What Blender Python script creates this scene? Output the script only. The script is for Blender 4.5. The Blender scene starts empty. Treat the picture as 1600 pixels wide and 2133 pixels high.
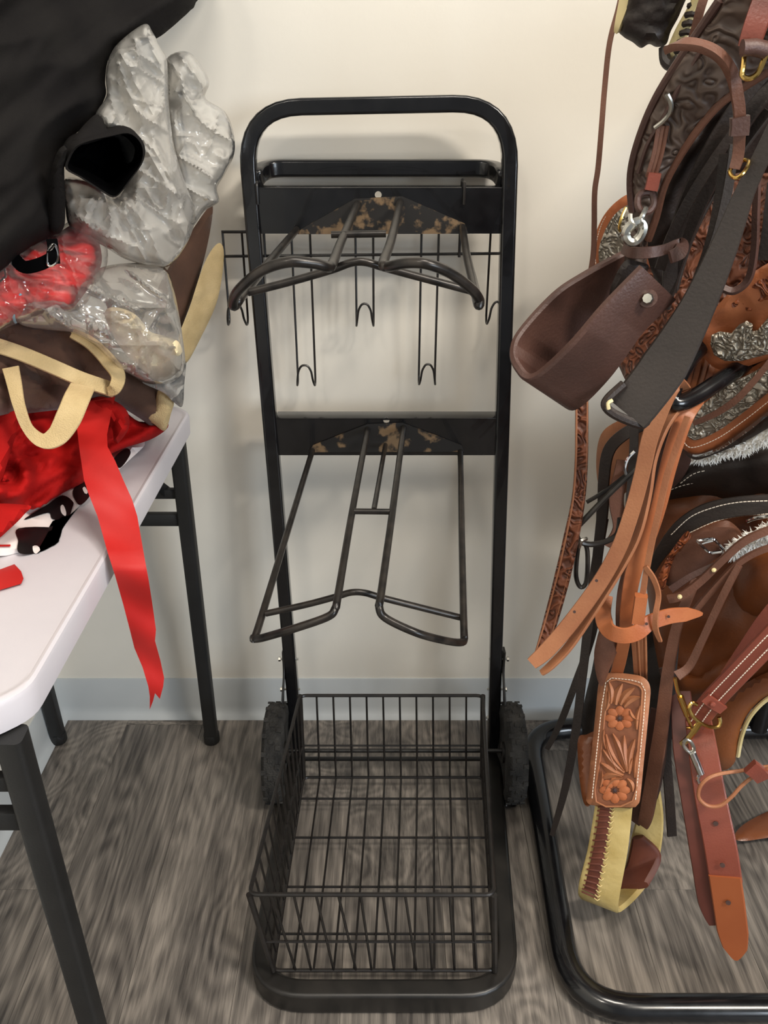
import bpy, bmesh, math, random
import numpy as np
from mathutils import Vector, Matrix, noise
from mathutils.geometry import delaunay_2d_cdt

# ---------------------------------------------------------------- camera
F, PITCH, CAMZ, WALL = 1787.0, math.radians(26.8), 1.24, 1.47
LEFTWALL = -0.70
scene = bpy.context.scene
cam = bpy.data.cameras.new('camera')
cam.sensor_fit = 'HORIZONTAL'; cam.sensor_width = 36.0; cam.lens = 36.0 * F / 1600.0
cam.clip_start = 0.01
camo = bpy.data.objects.new('camera', cam)
scene.collection.objects.link(camo)
camo.location = (0, 0, CAMZ); camo.rotation_euler = (math.pi / 2 - PITCH, 0, 0)
scene.camera = camo

# ---------------------------------------------------------------- light
world = bpy.data.worlds.new('world'); scene.world = world; world.use_nodes = True
bg = world.node_tree.nodes['Background']
bg.inputs[0].default_value = (0.93, 0.96, 1.0, 1); bg.inputs[1].default_value = 0.13

def area(name, loc, rot, sx, sy, power, col):
    l = bpy.data.lights.new(name, 'AREA'); l.shape = 'RECTANGLE'; l.size = sx; l.size_y = sy
    l.energy = power; l.color = col
    o = bpy.data.objects.new(name, l); scene.collection.objects.link(o)
    o.location = loc; o.rotation_euler = rot
    return o
WARM = (1.0, 0.92, 0.81)
area('ceiling_light', (1.45, -0.45, 2.62), (0, 0, 0), 0.6, 0.30, 40, WARM)
area('ceiling_light', (-0.75, -0.7, 2.62), (0, 0, 0), 0.6, 0.30, 13, WARM)
area('ceiling_light', (0.30, 0.25, 2.62), (0, 0, 0), 0.6, 0.30, 11, WARM)
area('window_daylight', (2.6, -2.3, 1.5), (math.radians(90), 0, math.radians(35)), 1.5, 1.3, 44, (0.80, 0.90, 1.0))

vs = scene.view_settings
vs.view_transform = 'Standard'; vs.look = 'None'; vs.gamma = 1.0; vs.use_curve_mapping = False
vs.exposure = 0.95

# ---------------------------------------------------------------- helpers: space
CP, SP = math.cos(PITCH), math.sin(PITCH)
def ray(px, py):
    u, v = (px - 800.0) / F, (1066.5 - py) / F
    return Vector((u, CP + v * SP, -SP + v * CP))
def P(px, py, d):
    """point of the room seen at (px, py) that stands d metres towards the back wall"""
    r = ray(px, py); t = d / r.y
    return Vector((r.x * t, d, CAMZ + r.z * t))
def PZ(px, py, z):
    r = ray(px, py); t = (z - CAMZ) / r.z
    return Vector((r.x * t, r.y * t, z))
def PP(pts): return [P(*p) for p in pts]
def mpp(px, py, d):
    """metres per pixel there"""
    p = P(px, py, d); return (p.y * CP - (p.z - CAMZ) * SP) / F
def lin(c):
    def f(v):
        v /= 255.0
        return v / 12.92 if v <= 0.04045 else ((v + 0.055) / 1.055) ** 2.4
    return (f(c[0]), f(c[1]), f(c[2]), 1.0)

# ---------------------------------------------------------------- helpers: materials
def mat(name, c1, c2=None, rough=0.5, metal=0.0, scale=20.0, detail=4.0, lo=0.35, hi=0.65,
        bump=0.0, bscale=None, coat=0.0, stretch=None, spec=0.5, rvar=0.0, sheen=0.0):
    m = bpy.data.materials.new(name); m.use_nodes = True
    nt = m.node_tree; b = nt.nodes['Principled BSDF']
    b.inputs['Roughness'].default_value = rough; b.inputs['Metallic'].default_value = metal
    b.inputs['Coat Weight'].default_value = coat; b.inputs['Specular IOR Level'].default_value = spec
    b.inputs['Sheen Weight'].default_value = sheen
    tc = nt.nodes.new('ShaderNodeTexCoord'); mp = nt.nodes.new('ShaderNodeMapping')
    nt.links.new(tc.outputs['Object'], mp.inputs[0])
    if stretch: mp.inputs['Scale'].default_value = stretch
    n = nt.nodes.new('ShaderNodeTexNoise'); n.inputs['Scale'].default_value = scale; n.inputs['Detail'].default_value = detail
    nt.links.new(mp.outputs[0], n.inputs['Vector'])
    r = nt.nodes.new('ShaderNodeValToRGB'); r.color_ramp.elements[0].position = lo; r.color_ramp.elements[1].position = hi
    r.color_ramp.elements[0].color = lin(c1); r.color_ramp.elements[1].color = lin(c2 or c1)
    nt.links.new(n.outputs['Fac'], r.inputs[0]); nt.links.new(r.outputs[0], b.inputs['Base Color'])
    if rvar:
        mr = nt.nodes.new('ShaderNodeMapRange'); mr.inputs[3].default_value = max(0.02, rough - rvar); mr.inputs[4].default_value = rough + rvar
        nt.links.new(n.outputs['Fac'], mr.inputs[0]); nt.links.new(mr.outputs[0], b.inputs['Roughness'])
    if bump:
        n2 = nt.nodes.new('ShaderNodeTexNoise'); n2.inputs['Scale'].default_value = bscale or scale * 6; n2.inputs['Detail'].default_value = 3
        nt.links.new(mp.outputs[0], n2.inputs['Vector'])
        bp = nt.nodes.new('ShaderNodeBump'); bp.inputs['Strength'].default_value = bump; bp.inputs['Distance'].default_value = 0.004
        nt.links.new(n2.outputs['Fac'], bp.inputs['Height']); nt.links.new(bp.outputs[0], b.inputs['Normal'])
    return m

def tooled(name, c1, c2, rough=0.45, scale=38.0, strength=1.0, dist=0.003, wscale=1.3):
    """carved leather: swirling cut lines and leaves as relief, dye a little darker in the cuts"""
    m = bpy.data.materials.new(name); m.use_nodes = True
    nt = m.node_tree; L = nt.links.new; b = nt.nodes['Principled BSDF']; b.inputs['Roughness'].default_value = rough
    tc = nt.nodes.new('ShaderNodeTexCoord')
    n = nt.nodes.new('ShaderNodeTexNoise'); n.inputs['Scale'].default_value = scale * 0.55; n.inputs['Detail'].default_value = 1.0
    L(tc.outputs['Object'], n.inputs['Vector'])
    vadd = nt.nodes.new('ShaderNodeVectorMath'); vadd.operation = 'MULTIPLY_ADD'
    L(n.outputs['Color'], vadd.inputs[0]); vadd.inputs[1].default_value = (0.05, 0.05, 0.05); L(tc.outputs['Object'], vadd.inputs[2])
    v = nt.nodes.new('ShaderNodeTexVoronoi'); v.feature = 'SMOOTH_F1'; v.inputs['Scale'].default_value = scale
    L(vadd.outputs[0], v.inputs['Vector'])
    mul = nt.nodes.new('ShaderNodeMath'); mul.operation = 'MULTIPLY'; mul.inputs[1].default_value = 11.0 * wscale
    L(v.outputs['Distance'], mul.inputs[0])
    sn = nt.nodes.new('ShaderNodeMath'); sn.operation = 'SINE'; L(mul.outputs[0], sn.inputs[0])
    r = nt.nodes.new('ShaderNodeValToRGB'); r.color_ramp.elements[0].position = 0.15; r.color_ramp.elements[1].position = 0.6
    r.color_ramp.elements[0].color = lin(c2); r.color_ramp.elements[1].color = lin(c1)
    mr = nt.nodes.new('ShaderNodeMapRange'); mr.inputs[1].default_value = -1; mr.inputs[2].default_value = 1
    L(sn.outputs[0], mr.inputs[0]); L(mr.outputs[0], r.inputs[0]); L(r.outputs[0], b.inputs['Base Color'])
    bp = nt.nodes.new('ShaderNodeBump'); bp.inputs['Strength'].default_value = strength; bp.inputs['Distance'].default_value = dist
    L(mr.outputs[0], bp.inputs['Height']); L(bp.outputs[0], b.inputs['Normal'])
    return m

def wood_floor():
    m = bpy.data.materials.new('grey_oak_vinyl'); m.use_nodes = True
    nt = m.node_tree; L = nt.links.new; N = nt.nodes.new; b = nt.nodes['Principled BSDF']
    tc = N('ShaderNodeTexCoord'); oi = N('ShaderNodeObjectInfo')
    off = N('ShaderNodeVectorMath'); off.operation = 'MULTIPLY_ADD'
    cmb = N('ShaderNodeCombineXYZ')
    for k in range(3): L(oi.outputs['Random'], cmb.inputs[k])
    L(cmb.outputs[0], off.inputs[0]); off.inputs[1].default_value = (37, 53, 11); L(tc.outputs['Object'], off.inputs[2])
    # cathedral grain: contour lines of a long stretched noise field
    mp = N('ShaderNodeMapping'); mp.inputs['Scale'].default_value = (7.5, 1.7, 1); L(off.outputs[0], mp.inputs[0])
    n1 = N('ShaderNodeTexNoise'); n1.inputs['Scale'].default_value = 1.0; n1.inputs['Detail'].default_value = 1.5; L(mp.outputs[0], n1.inputs['Vector'])
    mu = N('ShaderNodeMath'); mu.operation = 'MULTIPLY'; mu.inputs[1].default_value = 105; L(n1.outputs['Fac'], mu.inputs[0])
    si = N('ShaderNodeMath'); si.operation = 'SINE'; L(mu.outputs[0], si.inputs[0])
    # streaks
    mp2 = N('ShaderNodeMapping'); mp2.inputs['Scale'].default_value = (120, 5, 1); L(off.outputs[0], mp2.inputs[0])
    n2 = N('ShaderNodeTexNoise'); n2.inputs['Scale'].default_value = 1.0; n2.inputs['Detail'].default_value = 5; L(mp2.outputs[0], n2.inputs['Vector'])
    mp3 = N('ShaderNodeMapping'); mp3.inputs['Scale'].default_value = (9, 2.2, 1); L(off.outputs[0], mp3.inputs[0])
    n3 = N('ShaderNodeTexNoise'); n3.inputs['Scale'].default_value = 1.0; n3.inputs['Detail'].default_value = 4; L(mp3.outputs[0], n3.inputs['Vector'])
    a = N('ShaderNodeMath'); a.operation = 'MULTIPLY_ADD'; L(si.outputs[0], a.inputs[0]); a.inputs[1].default_value = 0.085; L(n2.outputs['Fac'], a.inputs[2])
    a2 = N('ShaderNodeMath'); a2.operation = 'ADD'; L(a.outputs[0], a2.inputs[0])
    s3 = N('ShaderNodeMath'); s3.operation = 'MULTIPLY_ADD'; L(n3.outputs['Fac'], s3.inputs[0]); s3.inputs[1].default_value = 0.8; s3.inputs[2].default_value = -0.40
    L(s3.outputs[0], a2.inputs[1])
    a3 = N('ShaderNodeMath'); a3.operation = 'MULTIPLY_ADD'; L(oi.outputs['Random'], a3.inputs[0]); a3.inputs[1].default_value = 0.06; L(a2.outputs[0], a3.inputs[2])
    r = N('ShaderNodeValToRGB'); r.color_ramp.elements[0].position = 0.22; r.color_ramp.elements[1].position = 0.85
    r.color_ramp.elements[0].color = lin((62, 58, 55)); r.color_ramp.elements[1].color = lin((142, 134, 125))
    e = r.color_ramp.elements.new(0.52); e.color = lin((103, 97, 91))
    L(a3.outputs[0], r.inputs[0]); L(r.outputs[0], b.inputs['Base Color'])
    b.inputs['Roughness'].default_value = 0.42
    mp4 = N('ShaderNodeMapping'); mp4.inputs['Scale'].default_value = (620, 22, 1); L(off.outputs[0], mp4.inputs[0])
    n4 = N('ShaderNodeTexNoise'); n4.inputs['Scale'].default_value = 1.0; n4.inputs['Detail'].default_value = 2; L(mp4.outputs[0], n4.inputs['Vector'])
    a4 = N('ShaderNodeMath'); a4.operation = 'MULTIPLY_ADD'; L(n4.outputs['Fac'], a4.inputs[0]); a4.inputs[1].default_value = 0.45; a4.inputs[2].default_value = -0.225
    a5 = N('ShaderNodeMath'); a5.operation = 'ADD'; L(a3.outputs[0], a5.inputs[0]); L(a4.outputs[0], a5.inputs[1]); L(a5.outputs[0], r.inputs[0])
    bp = N('ShaderNodeBump'); bp.inputs['Strength'].default_value = 0.25; bp.inputs['Distance'].default_value = 0.001
    L(n2.outputs['Fac'], bp.inputs['Height']); L(bp.outputs[0], b.inputs['Normal'])
    return m

def film(name, tint, alpha=0.25, bump=0.6, scale=16.0, gloss=0.9):
    """clear crinkled plastic film: mostly see-through, a little milky, glossy"""
    m = bpy.data.materials.new(name); m.use_nodes = True
    nt = m.node_tree; L = nt.links.new; N = nt.nodes.new
    nt.nodes.remove(nt.nodes['Principled BSDF']); out = nt.nodes['Material Output']
    tc = N('ShaderNodeTexCoord')
    n = N('ShaderNodeTexNoise'); n.inputs['Scale'].default_value = scale * .6; n.inputs['Detail'].default_value = 1; L(tc.outputs['Object'], n.inputs['Vector'])
    va = N('ShaderNodeVectorMath'); va.operation = 'MULTIPLY_ADD'; L(n.outputs['Color'], va.inputs[0]); va.inputs[1].default_value = (.08, .08, .08); L(tc.outputs['Object'], va.inputs[2])
    mp = N('ShaderNodeMapping'); mp.inputs['Scale'].default_value = (1.0, 1.0, 0.55); mp.inputs['Rotation'].default_value = (0.3, 0.5, 0.2); L(va.outputs[0], mp.inputs[0])
    v = N('ShaderNodeTexVoronoi'); v.inputs['Scale'].default_value = scale; L(mp.outputs[0], v.inputs['Vector'])
    bp = N('ShaderNodeBump'); bp.inputs['Strength'].default_value = bump; bp.inputs['Distance'].default_value = 0.03
    L(v.outputs['Distance'], bp.inputs['Height'])
    t = N('ShaderNodeBsdfTransparent'); t.inputs[0].default_value = (0.98, 0.98, 0.975, 1)
    df = N('ShaderNodeBsdfDiffuse'); df.inputs[0].default_value = lin(tint); L(bp.outputs[0], df.inputs['Normal'])
    tl = N('ShaderNodeBsdfTranslucent'); tl.inputs[0].default_value = lin(tint)
    ms = N('ShaderNodeMixShader'); ms.inputs[0].default_value = 0.3; L(df.outputs[0], ms.inputs[1]); L(tl.outputs[0], ms.inputs[2])
    lw = N('ShaderNodeLayerWeight'); lw.inputs[0].default_value = 0.3; L(bp.outputs[0], lw.inputs['Normal'])
    mr = N('ShaderNodeMapRange'); mr.inputs[3].default_value = alpha; mr.inputs[4].default_value = min(1, alpha + 0.22); L(lw.outputs['Facing'], mr.inputs[0])
    mix = N('ShaderNodeMixShader'); L(mr.outputs[0], mix.inputs[0]); L(t.outputs[0], mix.inputs[1]); L(ms.outputs[0], mix.inputs[2])
    gl = N('ShaderNodeBsdfGlossy'); gl.inputs['Roughness'].default_value = 0.13; L(bp.outputs[0], gl.inputs['Normal'])
    fr = N('ShaderNodeFresnel'); fr.inputs['IOR'].default_value = 1.55; L(bp.outputs[0], fr.inputs['Normal'])
    fm = N('ShaderNodeMath'); fm.operation = 'MULTIPLY'; fm.inputs[1].default_value = gloss; L(fr.outputs[0], fm.inputs[0])
    m2 = N('ShaderNodeMixShader'); L(fm.outputs[0], m2.inputs[0]); L(mix.outputs[0], m2.inputs[1]); L(gl.outputs[0], m2.inputs[2])
    L(m2.outputs[0], out.inputs['Surface'])
    return m

MAT = {}
MAT['wall'] = mat('wall_paint', (222, 217, 206), (226, 221, 210), rough=0.45, scale=3, bump=0.05, bscale=90)
MAT['base'] = mat('vinyl_cove_base', (186, 190, 191), (191, 195, 196), rough=0.35, scale=3)
MAT['floor'] = wood_floor()
MAT['joint'] = mat('floor_underlay', (38, 34, 32), rough=0.9)
MAT['black'] = mat('black_gloss_paint', (11, 11, 13), (17, 17, 19), rough=0.22, scale=35, rvar=0.08, coat=0.3)
MAT['blackworn'] = mat('black_paint_dusty', (16, 15, 14), (34, 31, 28), rough=0.38, scale=16, detail=8, rvar=0.12)
MAT['wire'] = mat('black_coated_wire', (18, 16, 15), (30, 26, 24), rough=0.35, scale=60)
MAT['arm'] = mat('worn_black_rod', (26, 24, 23), (52, 47, 43), rough=0.3, metal=0.35, scale=50, detail=6)
MAT['rust'] = mat('chipped_black_plate', (22, 20, 19), (118, 96, 70), rough=0.6, scale=42, detail=8, lo=0.52, hi=0.60)
MAT['rubber'] = mat('dusty_tyre_rubber', (24, 23, 22), (52, 50, 47), rough=0.85, scale=30, bump=0.8, bscale=260)
MAT['steel'] = mat('zinc_steel', (170, 168, 160), (200, 198, 190), rough=0.28, metal=1.0)
MAT['chrome'] = mat('chrome', (215, 215, 215), rough=0.1, metal=1.0)
MAT['brass'] = mat('brass', (196, 158, 84), (214, 180, 108), rough=0.2, metal=1.0)
MAT['tabletop'] = mat('white_blow_moulded_plastic', (198, 194, 200), (204, 200, 205), rough=0.38, scale=8, bump=0.04, bscale=400)
MAT['tableleg'] = mat('black_powder_coat', (20, 20, 20), (26, 26, 26), rough=0.55, bump=0.1, bscale=500)

# ---------------------------------------------------------------- helpers: objects
COL = scene.collection
ORIG = {}
def raw(name, geo, material, smooth=True):
    me = bpy.data.meshes.new(name); v, f = geo
    me.from_pydata([tuple(p) for p in v], [], f)
    bm = bmesh.new(); bm.from_mesh(me); bmesh.ops.recalc_face_normals(bm, faces=bm.faces); bm.to_mesh(me); bm.free()
    me.materials.append(material)
    if smooth:
        me.shade_smooth()
        try: me.set_sharp_from_angle(angle=math.radians(smooth if smooth is not True else 40))
        except Exception: pass
    o = bpy.data.objects.new(name, me); COL.objects.link(o)
    return o
def tag(o, label, cat, group=None, kind=None):
    if label: o['label'] = label
    if cat: o['category'] = cat
    if group: o['group'] = group
    if kind: o['kind'] = kind
    return o
def thing(name, label, cat, loc, group=None):
    o = bpy.data.objects.new(name, None); COL.objects.link(o); o.empty_display_size = 0.05
    o.location = loc; ORIG[o.name] = Vector(loc)
    return tag(o, label, cat, group)
def flatwn(o):
    w = o.modifiers.new('weighted_normal', 'WEIGHTED_NORMAL'); w.weight = 90; w.keep_sharp = False
    return o
def part(name, geo, m, parent, label=None, smooth=True, kind=None):
    o = raw(name, geo, m, smooth); o.parent = parent
    if parent.name in ORIG: o.location = -ORIG[parent.name]
    if label: o['label'] = label
    if kind: o['kind'] = kind
    return o
def single(name, geo, m, label, cat, group=None, kind=None, smooth=True):
    v, f = geo; v = [Vector(p) for p in v]
    c = Vector((sum(p.x for p in v) / len(v), sum(p.y for p in v) / len(v), min(p.z for p in v)))
    o = raw(name, ([p - c for p in v], f), m, smooth); o.location = c; ORIG[o.name] = Vector((0, 0, 0)) + c
    return tag(o, label, cat, group, kind)
def join(*geos):
    V, Fs = [], []
    for v, f in geos:
        k = len(V); V += list(v); Fs += [tuple(i + k for i in q) for q in f]
    return V, Fs

# ---------------------------------------------------------------- helpers: shapes
def catmull(pts, n=6, closed=False):
    pts = [Vector(p) for p in pts]; m = len(pts); out = []
    if m < 3 and not closed: return pts
    rng = range(m) if closed else range(m - 1)
    for i in rng:
        if closed: p0, p1, p2, p3 = pts[i - 1], pts[i], pts[(i + 1) % m], pts[(i + 2) % m]
        else: p0, p1, p2, p3 = pts[max(i - 1, 0)], pts[i], pts[i + 1], pts[min(i + 2, m - 1)]
        for k in range(n):
            t = k / n; t2 = t * t; t3 = t2 * t
            out.append(0.5 * ((2 * p1) + (p2 - p0) * t + (2 * p0 - 5 * p1 + 4 * p2 - p3) * t2 + (3 * p1 - p0 - 3 * p2 + p3) * t3))
    if not closed: out.append(pts[-1])
    return out
def fillet(pts, r, n=5, closed=False):
    """round the corners of a polyline"""
    pts = [Vector(p) for p in pts]; m = len(pts); out = []
    for i in range(m):
        if not closed and i in (0, m - 1): out.append(pts[i]); continue
        p, a, c = pts[i], pts[i - 1], pts[(i + 1) % m]
        u, w = (a - p), (c - p); rr = min(r, u.length * 0.49, w.length * 0.49)
        A, C = p + u.normalized() * rr, p + w.normalized() * rr
        for k in range(n + 1):
            t = k / n; out.append((1 - t) ** 2 * A + 2 * t * (1 - t) * p + t * t * C)
    return out
def circle(r, n=10): return [(r * math.cos(2 * math.pi * k / n), r * math.sin(2 * math.pi * k / n)) for k in range(n)]
def rrect(w, h, r, n=3):
    out = []
    for cx, cy, a0 in ((w/2-r, h/2-r, 0), (-w/2+r, h/2-r, 90), (-w/2+r, -h/2+r, 180), (w/2-r, -h/2+r, 270)):
        for k in range(n + 1):
            a = math.radians(a0 + 90 * k / n); out.append((cx + r * math.cos(a), cy + r * math.sin(a)))
    return out
def sweep(pts, prof, closed=False, up=None, scales=None, cap=True):
    """prof (a, b): a along the side axis, b along the up axis"""
    pts = [Vector(p) for p in pts]; n = len(pts); V, Fs = [], []; q = len(prof); ref = None
    for i in range(n):
        if closed: t = pts[(i + 1) % n] - pts[i - 1]
        else: t = pts[min(i + 1, n - 1)] - pts[max(i - 1, 0)]
        t = t.normalized() if t.length > 1e-9 else Vector((0, 0, 1))
        if up is not None:
            b = up[i] if isinstance(up, list) else Vector(up)
            b = b - t * b.dot(t)
            if b.length < 1e-4: b = ref or t.orthogonal()
        else:
            if ref is None: b = t.orthogonal() if abs(t.x) < 0.9 else Vector((0, 0, 1)) - t * t.z
            else: b = ref - t * ref.dot(t)
        b = b.normalized(); ref = b; a = b.cross(t)
        s = scales[i] if scales else 1.0
        for (x, y) in prof: V.append(pts[i] + a * (x * s) + b * (y * (s if up is None else 1.0)))
    for i in range(n if closed else n - 1):
        j = (i + 1) % n
        for k in range(q):
            l = (k + 1) % q; Fs.append((i * q + k, i * q + l, j * q + l, j * q + k))
    if not closed and cap:
        Fs.append(tuple(range(q))); Fs.append(tuple((n - 1) * q + k for k in range(q)))
    return V, Fs
def tube(pts, r, n=8, closed=False, smooth=0):
    if smooth: pts = catmull(pts, smooth, closed)
    return sweep(pts, circle(r, n), closed)
def box(c, s, rot=None):
    V = []
    for x in (-1, 1):
        for y in (-1, 1):
            for z in (-1, 1):
                p = Vector((x * s[0] / 2, y * s[1] / 2, z * s[2] / 2))
                if rot: p = rot @ p
                V.append(Vector(c) + p)
    return V, [(0, 1, 3, 2), (4, 6, 7, 5), (0, 4, 5, 1), (2, 3, 7, 6), (0, 2, 6, 4), (1, 5, 7, 3)]
def bbox_bevel(c, s, bev, seg=2):
    bm = bmesh.new(); bmesh.ops.create_cube(bm, size=1)
    for v in bm.verts: v.co = Vector((v.co.x * s[0], v.co.y * s[1], v.co.z * s[2])) + Vector(c)
    bmesh.ops.bevel(bm, geom=bm.edges[:], offset=bev, segments=seg, affect='EDGES', profile=0.5)
    bm.verts.index_update()
    g = ([v.co.copy() for v in bm.verts], [tuple(v.index for v in f.verts) for f in bm.faces]); bm.free(); return g
def lathe(prof, axis_o, axis_d, n=24):
    """prof list of (radius, along)"""
    d = Vector(axis_d).normalized(); a = d.orthogonal().normalized(); b = d.cross(a); V, Fs = [], []; q = len(prof)
    for k in range(n):
        t = 2 * math.pi * k / n
        for (r, h) in prof: V.append(Vector(axis_o) + d * h + (a * math.cos(t) + b * math.sin(t)) * r)
    for k in range(n):
        l = (k + 1) % n
        for i in range(q - 1): Fs.append((k * q + i, k * q + i + 1, l * q + i + 1, l * q + i))
    if prof[0][0] > 1e-6: Fs.append(tuple(k * q for k in range(n)))
    if prof[-1][0] > 1e-6: Fs.append(tuple(k * q + q - 1 for k in range(n)))
    return V, Fs
def prism(poly, axis, h):
    """poly: list of 3D points, extruded by vector axis*h"""
    ax = Vector(axis).normalized() * h; n = len(poly)
    V = [Vector(p) for p in poly] + [Vector(p) + ax for p in poly]
    return V, [tuple(range(n)), tuple(range(2 * n - 1, n - 1, -1))] + [(i, (i + 1) % n, n + (i + 1) % n, n + i) for i in range(n)]

def affine(anchors):
    if isinstance(anchors, (int, float)): return lambda x, y: float(anchors)
    A = np.array([[1, a[0], a[1]] for a in anchors], float); z = np.array([a[2] for a in anchors], float)
    s = np.linalg.lstsq(A, z, rcond=None)[0] if len(anchors) > 2 else None
    if s is None:
        (x0, y0, d0), (x1, y1, d1) = anchors; L2 = (x1 - x0) ** 2 + (y1 - y0) ** 2
        return lambda x, y: d0 + (d1 - d0) * ((x - x0) * (x1 - x0) + (y - y0) * (y1 - y0)) / L2
    return lambda x, y: s[0] + s[1] * x + s[2] * y
def fill2d(outline, step, rounded=True):
    o2 = [Vector((p[0], p[1], 0)) for p in outline]
    if rounded: o2 = catmull(o2, 5, True)
    rs = []; m = len(o2)
    for i in range(m):
        a, b = o2[i], o2[(i + 1) % m]; k = max(1, int(round((b - a).length / step)))
        for j in range(k): rs.append(a + (b - a) * (j / k))
    # drop near-duplicates
    q = [rs[0]]
    for p in rs[1:]:
        if (p - q[-1]).length > step * 0.35: q.append(p)
    if (q[0] - q[-1]).length < step * 0.35: q.pop()
    B = np.array([(p.x, p.y) for p in q]); n = len(B); C = np.roll(B, -1, 0)
    def dist(pt):
        ab = C - B; t = np.clip(((pt - B) * ab).sum(1) / np.maximum((ab * ab).sum(1), 1e-9), 0, 1)
        return np.sqrt((((B + ab * t[:, None]) - pt) ** 2).sum(1)).min()
    def inside(x, y):
        x1, y1, x2, y2 = B[:, 0], B[:, 1], C[:, 0], C[:, 1]
        c = (y1 > y) != (y2 > y)
        with np.errstate(divide='ignore', invalid='ignore'):
            xi = (x2 - x1) * (y - y1) / (y2 - y1) + x1
        return (np.count_nonzero(c & (x < xi)) % 2) == 1
    pts = [Vector((x, y)) for x, y in B]; D = [0.0] * n
    x0, y0 = B.min(0); x1, y1 = B.max(0); r = 0; y = y0 + step * 0.5
    while y < y1:
        x = x0 + step * (0.5 if r % 2 else 0.0)
        while x < x1:
            if inside(x, y):
                dd = dist(np.array((x, y)))
                if dd > step * 0.55: pts.append(Vector((x, y))); D.append(dd)
            x += step
        y += step * 0.87; r += 1
    res = delaunay_2d_cdt(pts, [(i, (i + 1) % n) for i in range(n)], [], 1, 1e-5)
    vv, ff = res[0], res[2]
    if len(vv) != len(pts): D = [0.0 if i < n else float(dist(np.array((p.x, p.y)))) for i, p in enumerate(vv)]
    return [(p.x, p.y) for p in vv], D, [tuple(f) for f in ff], n
def panel(outline, d, th=0.005, bulge=0.0, rad=30.0, back=0.0, fold=None, step=12.0, rounded=True, shell=False, zmin=None):
    """solid sheet or cushion: outline seen in the photo, standing at depth d (number or anchors), thickness th,
    swelling by bulge towards the room and back towards the wall"""
    df = affine(d) if not callable(d) else d
    xy, D, tris, n = fill2d(outline, step, rounded); V1, V2 = [], []
    for (x, y), dist in zip(xy, D):
        t = min(1.0, dist / rad); pr = math.sqrt(max(0.0, 1 - (1 - t) ** 2)); z = df(x, y)
        w = fold(x, y) * min(1.0, dist / (rad * 0.6) + 0.25) if fold else 0.0
        V1.append(P(x, y, z - bulge * pr + w)); V2.append(P(x, y, z + th + back * pr + w * (0.0 if back else 1.0)))
    if zmin is not None:
        for p in V1 + V2:
            p.z = max(p.z, zmin); p.x = max(p.x, LEFTWALL + 0.006); p.y = min(p.y, WALL - 0.006)
    k = len(V1)
    if shell: return V1, tris
    Fs = list(tris) + [tuple(k + i for i in reversed(t)) for t in tris]
    from collections import Counter
    ec = Counter()
    for t in tris:
        for a, b in zip(t, t[1:] + t[:1]): ec[(min(a, b), max(a, b))] += 1
    for t in tris:
        for a, b in zip(t, t[1:] + t[:1]):
            if ec[(min(a, b), max(a, b))] == 1: Fs.append((b, a, k + a, k + b))
    return V1 + V2, Fs
NR = Vector((-0.40, -0.88, 0.25)).normalized()
def strap(pts, wpx, th=0.004, roll=0.0, n=6, tip=0.0, base=NR, rolls=None, smooth=True):
    """leather strap through (px, py, d) points; wpx its width in photo pixels at that distance"""
    q = [P(*p) for p in pts]; ws = wpx if isinstance(wpx, (list, tuple)) else [wpx] * len(pts)
    W = [w * mpp(*p) for w, p in zip(ws, pts)]
    c = catmull(q, n) if smooth else q; m = len(c)
    sc = []
    for i in range(m):
        f = i / (m - 1) * (len(W) - 1); k = min(int(f), len(W) - 2); s = W[k] + (W[k + 1] - W[k]) * (f - k)
        if tip and i > m - 1 - tip: s *= [0.25, 0.62, 0.85, 0.95][min(3, m - 1 - i)]
        sc.append(s)
    ups = []
    for i in range(m):
        t = (c[min(i + 1, m - 1)] - c[max(i - 1, 0)]).normalized(); b = base - t * base.dot(t)
        if b.length < 0.05: b = Vector((-1, 0, 0.1)) - t * Vector((-1, 0, 0.1)).dot(t)
        rr = roll
        if rolls:
            f = i / (m - 1) * (len(rolls) - 1); k = min(int(f), len(rolls) - 2); rr = rolls[k] + (rolls[k + 1] - rolls[k]) * (f - k)
        ups.append(Matrix.Rotation(math.radians(rr), 3, t) @ b.normalized())
    h = th / 2; e = 0.46
    prof = [(0.5, -h * .4), (0.5, h * .4), (e, h), (-e, h), (-0.5, h * .4), (-0.5, -h * .4), (-e, -h), (e, -h)]
    return sweep(c, prof, False, ups, sc)
def dashes(path3, nrm, gap, ln, w=0.0012, h=0.0009):
    """row of thread stitches along a 3D path"""
    geos = []; acc = 0.0; nrm = Vector(nrm).normalized()
    for a, b in zip(path3, path3[1:]):
        seg = (b - a).length
        if seg < 1e-6: continue
        t = (b - a) / seg; s = nrm.cross(t).normalized(); pos = gap - acc if acc else 0.0
        while pos < seg:
            c = a + t * pos; geos.append(box(c + nrm * h * 0.4, (ln, w, h), Matrix((t, s, nrm)).transposed())); pos += gap
        acc = seg - (pos - gap)
    return join(*geos)

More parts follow.
